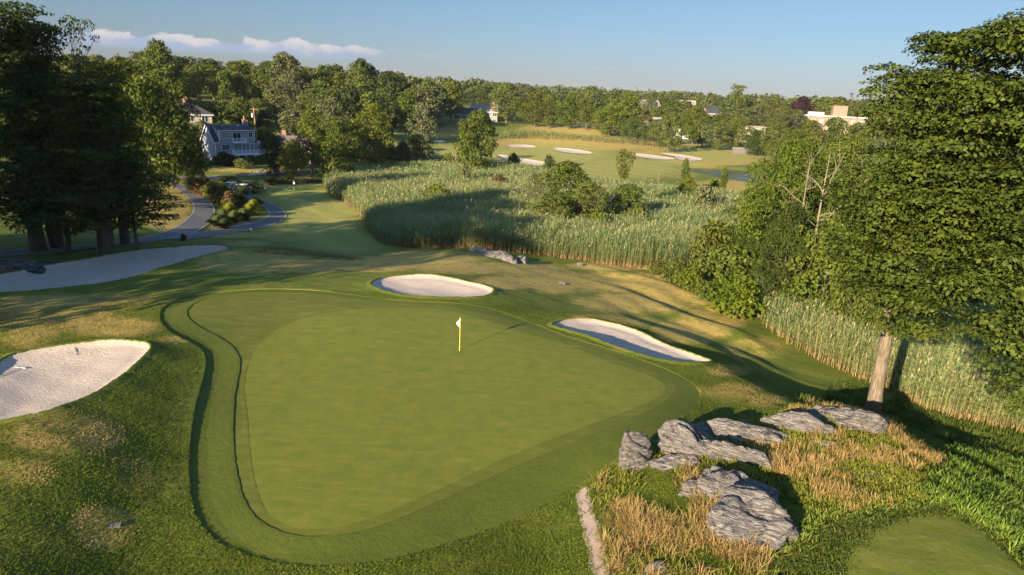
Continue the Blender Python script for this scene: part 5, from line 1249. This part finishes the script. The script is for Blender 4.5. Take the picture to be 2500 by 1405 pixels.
def house(px, dist, top, w, dep, nst, rz, wall, roof, label, kind='gable', cols=3, name='house', cat='house', z=None, chim=None, trimc=True, group=None, windows=True):
    x, y, zt = at_dist(px, dist, top); st = 2.9; rh = {'gable': dep * .36, 'hip': dep * .32, 'flat': .5}[kind]
    H = nst * st; z0 = zt - H - rh; g = Tz(x, y)
    t = thing(name, label, cat, (x, y, min(z0, g) if z is None else z), rz, group); base = z0 - (min(z0, g) if z is None else z)
    b = MB(); hw = w / 2
    if kind == 'gable':
        pr = [(0, 0), (0, base + H), (dep / 2, base + H + rh), (dep, base + H), (dep, 0)]
        V = [(-hw, a, c) for a, c in pr] + [(hw, a, c) for a, c in pr]; b.add(V, [(0, 1, 2, 3, 4), (9, 8, 7, 6, 5), (0, 5, 6, 1), (4, 3, 8, 9)])
    else: b.box(-hw, hw, 0, dep, 0, base + H)
    b.build('wall', M[wall], t)
    r = MB(); e = .45; zt_ = base + H
    if kind == 'gable':
        for (ya, yb) in ((-e, dep / 2), (dep + e, dep / 2)):
            k = -.33 if ya < 0 else -.33
            r.add([(-hw - e, ya, zt_ + k + .03), (hw + e, ya, zt_ + k + .03), (hw + e, yb, zt_ + rh + .03), (-hw - e, yb, zt_ + rh + .03), (-hw - e, ya, zt_ + k + .2), (hw + e, ya, zt_ + k + .2), (hw + e, yb, zt_ + rh + .2), (-hw - e, yb, zt_ + rh + .2)],
                  [(0, 1, 2, 3), (4, 7, 6, 5), (0, 4, 5, 1), (0, 3, 7, 4), (1, 5, 6, 2)])
    elif kind == 'hip':
        k = min(dep / 2, hw * .9); V = [(-hw - e, -e, zt_ + .01), (hw + e, -e, zt_ + .01), (hw + e, dep + e, zt_ + .01), (-hw - e, dep + e, zt_ + .01), (-hw + k, dep / 2, zt_ + rh), (hw - k, dep / 2, zt_ + rh)]
        r.add(V, [(0, 1, 5, 4), (1, 2, 5), (2, 3, 4, 5), (3, 0, 4), (3, 2, 1, 0)])
    else: r.box(-hw - .3, hw + .3, -.3, dep + .3, zt_ + .002, zt_ + .5)
    ro = r.build('roof', M[roof], t)
    if chim is not None: MB().box(chim - .5, chim + .5, dep * .5, dep * .5 + .9, zt_ + rh * .4, zt_ + rh + 1.5).build('chimney', M['brick'], ro)
    if trimc and kind != 'flat': MB().box(-hw - e, hw + e, -e - .06, -e - .003, zt_ - .35, zt_ - .1).build('trim', M['white'], t)
    if windows:
        for s in range(nst):
            for c in range(cols):
                cx = -hw + w * (c + .5) / cols; ww = min(w / cols * .5, 1.6); z_ = base + s * st + .9
                window(t, cx - ww / 2, cx + ww / 2, z_, z_ + 1.4, -.002, 2 if ww > 1 else 1, 'glass', mull=0)
    return t
h2 = house(462, 215, 252, 11, 9, 2, .55, 'tan_wall', 'shingle', 'hip roofed house with a brick chimney, half hidden by trees on the hill', 'hip', 3, chim=-.5)
bl = MB(); bl.box(-3.5, 0, -1.5, -.1, 2.6, 2.8); hb = bl.build('balcony', M['white'], h2); rl = MB(); rail(rl, (-3.5, -1.45, 2.8), (0, -1.45, 2.8)); rl.build('railing', M['white'], hb)
house(722, 192, 336, 8, 7, 1, .3, 'tan_wall', 'shingle_brown', 'low house whose brown roof shows between trees right of the grey house', 'gable', 2, chim=-3)
hw_ = house(1185, 345, 256, 12, 9, 3, .15, 'cream', 'shingle_tan', 'large cream house with a tan roof above the wide spreading tree', 'gable', 4, chim=4.5)
house(1135, 338, 265, 12, 8, 2, -.2, 'siding', 'shingle', 'dark shaded house with a slate roof left of the large cream house', 'gable', 3)
house(1068, 330, 262, 7, 7, 1, .2, 'cream', 'shingle_tan', 'small pale roofed house among trees at the top of the hill fairway', 'gable', 2)
TH = 'small pale town houses among the trees'
for px, d, top, w, rz, wl, rf, lab, kd in [(1590,470,246,12,.2,'brick_tan','shingle_tan','pale house with a long roof high among the town trees, left one','gable'),(1678,480,246,11,-.1,'brick_tan','shingle_tan','brick toned house high among the town trees left of the umbrella tree','gable'),
   (1745,400,264,7,.3,'brick','shingle','small brick house with a blue grey roof in the town','gable'),(1742,360,296,7,.5,'white','shingle','white gabled house behind the low trees left of the pale shop','gable'),
   (1600,370,288,8,.1,'cream','shingle_tan','pale house behind the trees right of the dry mound','gable'),(1845,345,309,10,.1,'cream','shingle_tan','long pale low building behind the far putting green','flat'),
   (1665,350,312,7,-.1,'white','shingle_tan','white low building behind the tree with the white trunk','flat'),(1420,395,296,14,.0,'white','shingle','white low building seen between trees on the dry mound','flat'),(1540,390,302,12,.1,'cream','shingle_tan','cream low building right of the dry mound','flat')]:
    house(px, d, top, w, 8, 1 if kd == 'flat' else 2, rz, wl, rf, lab, kd, 3)
def brick_block():
    x, y, zt = at_dist(2052, 440, 287); g = Tz(x, y); H = zt - g; rz = -.25
    t = thing('brick_building', 'long tan brick building with a flat white roof and a brick tower', 'building', (x, y, g), rz)
    b = MB(); b.box(-24, 13, 0, 18, 0, H); b.build('wall', M['brick_tan'], t)
    r = MB(); r.box(-24.8, 13.8, -.8, 18.8, H + .002, H + .45); ro = r.build('roof', M['white'], t)
    MB().box(-3.5, 4, 5, 12, H + .45, H + 6.2).build('roof_tower', M['brick_tan'], ro)
    MB().box(-16, -8, 5, 11, H + .45, H + 2.2).build('roof_housing', M['white'], ro)
    for s in range(3):
        for c in range(9):
            cx = -22 + c * 4.1; z = H - 3.4 - s * 3.4
            if z > .5: window(t, cx - .9, cx + .9, z, z + 1.8, -.002, 2, 'curtain', mull=0)
brick_block()
x_, y_, z_ = at_dist(1845, 305, 352); g_ = Tz(x_, y_)
wl = thing('garden_wall', 'long weathered grey wall behind the far putting green', 'wall', (x_, y_, g_), -.02)
MB().box(-9, 8, 0, .35, -.3, 2.4).build('wall', M['slate_wall'], wl); MB().box(-9.1, 8.1, -.06, .41, 2.402, 2.52).build('coping', M['kerb'], wl)
# utility pole behind the grey house
x_, y_, z_ = at_dist(620, 196, 268); g_ = Tz(x_, y_)
up = thing('utility_pole', 'wooden utility pole with a grey transformer above the grey house', 'utility pole', (x_, y_, g_))
MB().tube([(.5, 0, 0), (-.1, 0, z_ - g_ + .6)], [.19, .13], 10).build('pole', M['wood_pole'], up)
MB().lathe([(.05, 0), (.3, .05), (.3, .95), (.24, 1.05), (.06, 1.1)], (-.4, -.2, z_ - g_ - 2.0)).build('transformer', M['steel'], up)
MB().bar((-1.0, 0, z_ - g_ + .1), (1.0, 0, z_ - g_ + .1), .12).build('crossarm', M['wood_pole'], up)

# ------------------------------------------------------------------ flag
M['yellow'] = plain('yellow_paint', (.72, .43, .06), .45, .04, 10)
M['flag'] = plain('flag_cloth', (.78, .78, .80), .8, .03, 10)
M['navy'] = plain('navy_print', (.03, .03, .07), .7, .05, 10)
b = P([(1122, 857)])[0]; zb = Tz(b[0], b[1]) + .03
fl = thing('flagstick', 'yellow flagstick with a limp white flag standing on the green', 'flag', (b[0], b[1], zb))
MB().tube([(0, 0, -.1), (0, 0, 2.2)], .024, 10).build('pole', M['yellow'], fl)
MB().lathe([(.054, -.05), (.056, .006), (.05, .006), (.05, -.05)], n=20).build('cup', M['white'], fl)
V = []; F = []                       # cloth hanging in folds, its free corner drooping to the left
nu, nv = 9, 12
for j in range(nv):
    for i in range(nu):
        u = i / (nu - 1); v = j / (nv - 1); wv = min(v * 2.1, (1 - v) * 2.6 + .05, 1.0)
        V.append((-.02 - u * .21 * wv, .045 * math.sin(u * 7 + v * 3) * u, 2.19 - .64 * v - u * .10 * (1 - v)))
for j in range(nv - 1):
    for i in range(nu - 1): a = j * nu + i; F.append((a, a + 1, a + nu + 1, a + nu))
me = mesh_from('flag', V, F, M['flag'], True); fo = link('flag', me, fl); sm = fo.modifiers.new('thick', 'SOLIDIFY'); sm.thickness = .006
em = MB()
for a0 in range(14):
    a = a0 * math.pi / 7; c = (-.085, -.055, 1.86); em.bar((c[0] + .05 * math.cos(a), c[1], c[2] + .06 * math.sin(a)), (c[0] + .05 * math.cos(a + .45), c[1], c[2] + .06 * math.sin(a + .45)), .012)
em.bar((-.12, -.055, 1.83), (-.05, -.055, 1.90), .012); em.bar((-.06, -.055, 1.92), (-.03, -.055, 1.96), .02)
em.build('emblem', M['navy'], fo)

# ------------------------------------------------------------------ rakes
M['rake_dark'] = plain('dark_rake', (.03, .05, .055), .5, .1, 10); M['rake_grey'] = plain('grey_rake', (.32, .34, .38), .5, .1, 10)
def rake(p0, p1, label, mh, mhd, hw=.3, z=.06):
    a = P([p0])[0]; c = P([p1])[0]; a[2] = Tz(a[0], a[1]) + z; c[2] = Tz(c[0], c[1]) + z + .02; o = Vector(a); d = Vector(c) - o
    t = thing('rake', label, 'rake', o); MB().tube([(0, 0, 0), d], .014, 8).build('handle', M[mh], t)
    n = Vector((-d.y, d.x, 0)).normalized(); h = MB(); h.bar(-n * hw, n * hw, .06, .05)
    for i in range(9): q = n * hw * (i / 4 - 1); h.bar(q, q + Vector((0, 0, -.05)), .014)
    h.build('rake_head', M[mhd], t)
rake((48, 888), (-8, 915), 'pale handled rake lying in the sunlit bunker at the left edge of the photo', 'rake_grey', 'rake_grey', .3)
rake((190, 856), (174, 836), 'dark rake lying over the far lip of the sunlit left bunker', 'rake_dark', 'rake_dark', .12, .02)
rake((300, 684), (334, 673), 'dark rake lying in the shaded bunker', 'rake_dark', 'rake_dark', .25)
rake((1660, 884), (1714, 889), 'rake lying at the near corner of the bunker right of the green', 'rake_dark', 'rake_dark', .2)
b = P([(277, 1285)])[0]; mk = thing('yardage_plate', 'worn stone plate set in the burnt turf at the lower left', 'marker', (b[0], b[1], b[2] + .03), .35)
MB().box(-.24, -.015, -.14, .14, -.05, .012).build('plate_half', M['slate_wall'], mk); MB().box(.015, .24, -.12, .12, -.05, .014).build('plate_half', M['slate_wall'], mk)
b = P([(614, 563)])[0]; MBm = MB().lathe([(.16, 0), (.19, .08), (.17, .2), (.08, .26), (.02, .27)], n=14)
tag(MBm.build('path_marker', M['white'], None, True, (b[0], b[1], Tz(b[0], b[1]))), 'small white marker stone on the grass beside the cart path', 'marker')

# ------------------------------------------------------------------ golf carts
M['cart_body'] = plain('dark_cart_body', (.035, .05, .065), .35, .05, 4, spec=.5); M['cart_blue'] = plain('blue_cowl', (.10, .26, .42), .3, .05, 4, spec=.5)
M['cart_roof'] = plain('cart_roof', (.70, .62, .50), .5, .03, 4); M['tyre'] = plain('tyre', (.02, .02, .02), .9, .1, 10); M['vinyl'] = plain('vinyl_seat', (.5, .47, .42), .6, .05, 6)
M['bagA'] = plain('golf_bag', (.30, .34, .42), .7, .1, 8); M['black'] = plain('black_cloth', (.02, .02, .024), .8, .1, 8)
def wheel(x, y, parent):
    o = MB(); k = []
    o.lathe([(.13, -.09), (.2, -.1), (.23, -.07), (.23, .07), (.2, .1), (.13, .09)], n=20); m = o.mesh('tyre', M['tyre'], True)
    r = Matrix.Translation((x, y, .23)) @ Matrix.Rotation(math.pi / 2, 4, 'X'); m.transform(r); w = bpy.data.objects.new('wheel', m); COL.objects.link(w); w.parent = parent
    q = MB().lathe([(.02, -.095), (.12, -.085), (.13, .0), (.12, .085), (.02, .095)], n=14).mesh('rim', M['steel'], True); q.transform(r); link('rim', q, w)
def cart(px, py, rz, label, cowl):
    b = P([(px, py)])[0]; t = thing('golf_cart', label, 'golf cart', (b[0], b[1], Tz(b[0], b[1]) + .065), rz, 'golf carts parked by the far tee')
    MB().prism([(-1.15, .28), (-1.15, .75), (-.95, .82), (-.1, .8), (-.02, .36), (.55, .34), (.62, .28)], -.55, .55).build('body', M['cart_body'], t)
    MB().prism([(.5, .28), (.56, .72), (.72, .84), (1.05, .72), (1.18, .5), (1.18, .28)], -.56, .56).build('front_cowl', M[cowl], t)
    MB().box(-.62, -.08, -.52, .52, .802, .92).build('seat', M['vinyl'], t); MB().prism([(-.72, .9), (-.6, .9), (-.7, 1.32), (-.8, 1.32)], -.52, .52).build('backrest', M['vinyl'], t)
    MB().prism([(-1.1, 1.80), (-.9, 1.87), (.65, 1.9), (.85, 1.82), (.85, 1.78), (-1.1, 1.76)], -.6, .6).build('roof', M['cart_roof'], t)
    for y in (-.52, .52):
        MB().bar((-.95, y, .8), (-.85, y, 1.77), .04).build('roof_post', M['black'], t); MB().bar((.78, y, .8), (.55, y, 1.8), .04).build('roof_post', M['black'], t)
    MB().add([(.79, -.5, .85), (.79, .5, .85), (.58, .5, 1.76), (.58, -.5, 1.76), (.80, -.5, .85), (.80, .5, .85), (.59, .5, 1.76), (.59, -.5, 1.76)], [(0, 1, 2, 3), (7, 6, 5, 4), (0, 4, 5, 1), (2, 6, 7, 3)]).build('windshield', M['curtain'], t)
    MB().tube([(.55, -.25, .75), (.3, -.25, 1.08)], .02, 6).tube([(.3 + .1 * math.sin(a), -.25 + .17 * math.cos(a), 1.08 + .12 * math.sin(a)) for a in np.linspace(0, 6.28, 13)], .018, 6).build('steering_wheel', M['black'], t)
    for x in (-.8, .82):
        for y in (-.5, .5): wheel(x, y, t)
    for y in (-.25, .25):
        bg = MB().lathe([(.13, 0), (.15, .1), (.13, .6), (.15, .85)], (-1.25, y, .45), 12).build('golf_bag', M['bagA'], t)
        c = MB()
        for q in range(5): c.bar((-1.25 + .03 * q - .06, y + .05 * math.sin(q * 2), 1.2), (-1.27 + .05 * q - .1, y + .09 * math.sin(q * 2), 1.5 + .04 * (q % 3)), .03)
        c.build('club', M['steel'], bg)
cart(566, 470, -.25, 'cream roofed golf cart parked behind the other, nearer the bushes', 'cart_body')
cart(593, 475, -.3, 'cream roofed golf cart with a blue front parked nearer the tee', 'cart_blue')
b = P([(611, 472)])[0]; ws = thing('ball_washer_stand', 'beige stand with a dark bin beside the parked golf carts', 'stand', (b[0], b[1], b[2] + .05))
MB().box(-.25, -.15, -.05, .05, 0, 1.0).box(.15, .25, -.05, .05, 0, 1.0).box(-.3, .3, -.1, .1, 1.0, 1.2).build('frame', M['cart_roof'], ws); MB().lathe([(.2, 0), (.24, .7), (.2, .72)], (.5, 0, 0), 12).build('bin', M['black'], ws)

# ------------------------------------------------------------------ people
M['skin'] = plain('skin', (.50, .30, .21), .6, .05, 20); M['lime'] = plain('lime_shirt', (.45, .55, .06), .8, .05, 12); M['shirt'] = plain('white_shirt', (.66, .62, .70), .8, .04, 12)
M['greyshirt'] = plain('grey_shirt', (.40, .43, .50), .8, .05, 12); M['khaki'] = plain('khaki', (.52, .42, .30), .8, .05, 12); M['capw'] = plain('white_cap', (.75, .74, .72), .7, .03, 12); M['hair'] = plain('brown_hair', (.07, .04, .02), .7, .2, 40)
def skin_obj(name, verts, edges, radii, mat, parent, root=0, sub=2):
    me = bpy.data.meshes.new(name); me.from_pydata(verts, edges, []); me.update(); me.materials.append(mat)
    o = link(name, me, parent); pass
    md = o.modifiers.new('skin', 'SKIN'); md.use_smooth_shade = True
    lay = me.skin_vertices[0].data
    for i, r in enumerate(radii): lay[i].radius = (r, r) if isinstance(r, (int, float)) else r; lay[i].use_root = (i == root)
    s = o.modifiers.new('sub', 'SUBSURF'); s.levels = sub; s.render_levels = sub
    return o
def person(px, py, rz, label, shirt, legs, arms, hat='capw', shorts=True, zup=.03):
    """legs/arms: dict of joints per side in metres, figure faces -y, 1.78 m tall"""
    b = P([(px, py)])[0]; t = thing('person', label, 'person', (b[0], b[1], Tz(b[0], b[1]) + zup), rz)
    V = [(0, 0, .96), (0, .0, 1.10), (0, .01, 1.30), (0, .01, 1.46), (0, 0, 1.56), (0, -.02, 1.64), (0, -.015, 1.72)]; E = [(0, 1), (1, 2), (2, 3), (3, 4), (4, 5), (5, 6)]
    Rr = [(.15, .11), (.135, .10), (.16, .11), (.12, .085), .052, (.078, .092), (.07, .085)]
    def ch(start, pts, rad):
        i = start
        for p, r in zip(pts, rad): V.append(p); Rr.append(r); E.append((i, len(V) - 1)); i = len(V) - 1
        return i
    sleeves = []; hips = []
    for s in (-1, 1):
        hip, knee, ank, toe = [(s * abs(p[0]) if p[0] else 0, p[1], p[2]) for p in legs[s]]
        ch(0, [hip, knee, ank, (ank[0], ank[1] - .02, .06), toe], [.085, .058, .042, .042, .036]); hips.append((hip, knee))
        sh, el, wr, hd = arms[s]; e = ch(3, [sh, el, wr], [.062, .044, .030]); sleeves.append((sh, el))
        d = (Vector(hd) - Vector(wr)).normalized(); pm = Vector(wr) + d * .06; pe = ch(e, [tuple(pm)], [.032])
        sd = d.cross(Vector((0, 1, 0.2))).normalized()
        for k, ln in enumerate((.07, .085, .08, .06)):
            q = pm + sd * (.026 * (k - 1.5)) + d * .035; ch(pe, [tuple(q), tuple(q + d * ln * .5), tuple(q + d * ln * .8 + Vector((0, -.02, -.01)))], [.0095, .009, .008])
        ch(pe, [tuple(pm + sd * .045), tuple(pm + sd * .05 + d * .045)], [.011, .009])
    skin_obj('body', V, E, Rr, M['skin'], t)
    hv = [(0, 0, 1.0), (0, .0, 1.12), (0, .01, 1.30), (0, .01, 1.46), (0, 0, 1.50)]; he = [(0, 1), (1, 2), (2, 3), (3, 4)]; hr = [(.165, .125), (.155, .118), (.178, .128), (.14, .10), .075]
    for sh, el in sleeves:
        hv += [sh, tuple(Vector(sh).lerp(Vector(el), .75))]; k = len(hv); he += [(3, k - 2), (k - 2, k - 1)]; hr += [.078, .066]
    skin_obj('shirt', hv, he, hr, M[shirt], t)
    pv = [(0, 0, 1.04), (0, 0, .95)]; pe_ = [(0, 1)]; pr = [(.158, .118), (.165, .125)]
    for (hip, knee), s in zip(hips, (-1, 1)):
        kk = legs[s][1]; kn = (s * abs(kk[0]), kk[1], kk[2]); an = legs[s][2]; an = (s * abs(an[0]), an[1], an[2])
        pts_ = [hip, tuple(Vector(hip).lerp(Vector(kn), .9))] if shorts else [hip, kn, (an[0], an[1], .1)]
        i = 1
        for q, r in zip(pts_, [.102, .082, .066]): pv.append(q); pr.append(r); pe_.append((i, len(pv) - 1)); i = len(pv) - 1
    skin_obj('shorts' if shorts else 'trousers', pv, pe_, pr, M['khaki' if hat == 'hair' else 'black'], t)
    for s in (-1, 1):
        a = legs[s][2]; x = s * abs(a[0]); MB().prism([(a[1] + .09, 0), (a[1] + .09, .09), (a[1] - .02, .12), (a[1] - .17, .06), (a[1] - .19, 0)], x - .05, x + .05).V
        m_ = MB(); m_.add([(x + q * .048, y, z) for q in (-1, 1) for y, z in ((a[1] + .09, 0), (a[1] + .09, .09), (a[1] - .02, .12), (a[1] - .17, .06), (a[1] - .19, 0))], [(0, 1, 2, 3, 4), (9, 8, 7, 6, 5)] + [(i, (i + 1) % 5, (i + 1) % 5 + 5, i + 5) for i in range(5)]); m_.build('shoe', M['capw'], t)
    # face
    fz = 1.66; f = MB()
    f.add([(-.014, -.098, fz - .03), (.014, -.098, fz - .03), (0, -.128, fz - .028), (0, -.1, fz + .015)], [(0, 1, 2), (0, 2, 3), (1, 3, 2), (0, 3, 1)]); f.build('nose', M['skin'], t)
    for s in (-1, 1):
        MB().lathe([(.002, -.01), (.011, -.004), (.011, .004), (.002, .01)], (s * .032, -.1, fz + .012), 8).build('eye', M['black'], t); MB().lathe([(.008, -.03), (.02, -.01), (.02, .015), (.008, .03)], (s * .084, 0, fz - .005), 8).build('ear', M['skin'], t)
    MB().box(-.022, .022, -.105, -.09, fz - .058, fz - .05).build('mouth', M['bagA'], t)
    c = MB().lathe([(.098, 0), (.102, .04), (.085, .085), (.045, .11), (.01, .115)], (0, -.012, 1.69), 14)
    if hat == 'capw': c.add([(-.085, -.06, 1.70), (.085, -.06, 1.70), (.06, -.19, 1.685), (-.06, -.19, 1.685), (-.085, -.06, 1.712), (.085, -.06, 1.712), (.06, -.19, 1.695), (-.06, -.19, 1.695)], [(0, 1, 2, 3), (7, 6, 5, 4), (0, 4, 5, 1), (2, 6, 7, 3), (1, 5, 6, 2), (3, 7, 4, 0)])
    c.build('cap' if hat == 'capw' else 'hair', M[hat], t, True)
    return t, b
STAND = {-1: [(-.09, 0, .92), (-.12, -.02, .50), (-.13, .03, .10), (-.14, -.12, .04)], 1: [(.09, 0, .92), (.12, -.03, .50), (.14, .02, .10), (.15, -.13, .04)]}
g1, _ = person(718, 464, -.2, 'golfer in white shirt, black shorts and white cap standing on the far tee', 'shirt', STAND,
    {-1: [(-.18, .01, 1.43), (-.25, -.05, 1.16), (-.10, -.24, 1.02), (-.03, -.28, .98)], 1: [(.18, .01, 1.43), (.25, -.04, 1.16), (.10, -.24, 1.06), (.03, -.28, 1.03)]})
c_ = MB(); c_.tube([(0, -.3, 1.08), (.12, -.55, .12)], .012, 6); clb = c_.build('golf_club', M['steel'], None); gx = g1.matrix_basis
clb.location = g1.location; clb.rotation_euler = g1.rotation_euler; tag(clb, 'golf club held by the golfer standing alone on the far tee', 'golf club')
person(634, 464, .3, 'golfer in a lime shirt with both hands raised to the head, beside the carts', 'lime', STAND,
    {-1: [(-.18, .01, 1.43), (-.36, -.05, 1.56), (-.17, -.06, 1.74), (-.08, -.05, 1.78)], 1: [(.18, .01, 1.43), (.36, -.05, 1.56), (.17, -.06, 1.74), (.08, -.05, 1.78)]}, hat='hair')
person(642, 463, -.4, 'golfer in grey shirt and dark trousers with white cap, next to the lime shirted one', 'greyshirt', STAND,
    {-1: [(-.18, .01, 1.43), (-.24, .02, 1.16), (-.25, -.12, .94), (-.25, -.16, .88)], 1: [(.18, .01, 1.43), (.26, .0, 1.16), (.34, -.14, .98), (.36, -.18, .94)]}, shorts=False)
b = P([(648.5, 463.5)])[0]; gb = thing('golf_bag', 'pale golf bag on a stand beside the golfer in dark trousers', 'golf bag', (b[0], b[1], b[2] + .02))
MB().tube([(0, 0, .05), (.05, .18, .95)], [.13, .15], 12).build('bag', M['greyshirt'], gb)
for s in (-.15, .15): MB().bar((s * .3, .15, .8), (s * 1.6, .5, 0), .025).build('leg', M['steel'], gb)

# ------------------------------------------------------------------ thin summer haze over the whole place
def haze():
    m = bpy.data.materials.new('haze'); m.use_nodes = True; nt = m.node_tree; nt.nodes.clear()
    v = N(nt, 'ShaderNodeVolumePrincipled'); v.inputs['Color'].default_value = (.78, .86, .95, 1); v.inputs['Density'].default_value = HAZE_D; v.inputs['Anisotropy'].default_value = 0.0
    L(nt, v.outputs[0], N(nt, 'ShaderNodeOutputMaterial').inputs['Volume'])
    o = MB().box(-7300, 7300, -7300, 7300, float(gm_lo) - 1.0, 46).build('haze', m)
    tag(o, 'thin pale haze over the far trees', kind='stuff')
HAZE_D = .000045
gm_lo = min(v.co.z for v in gm.vertices)
haze()
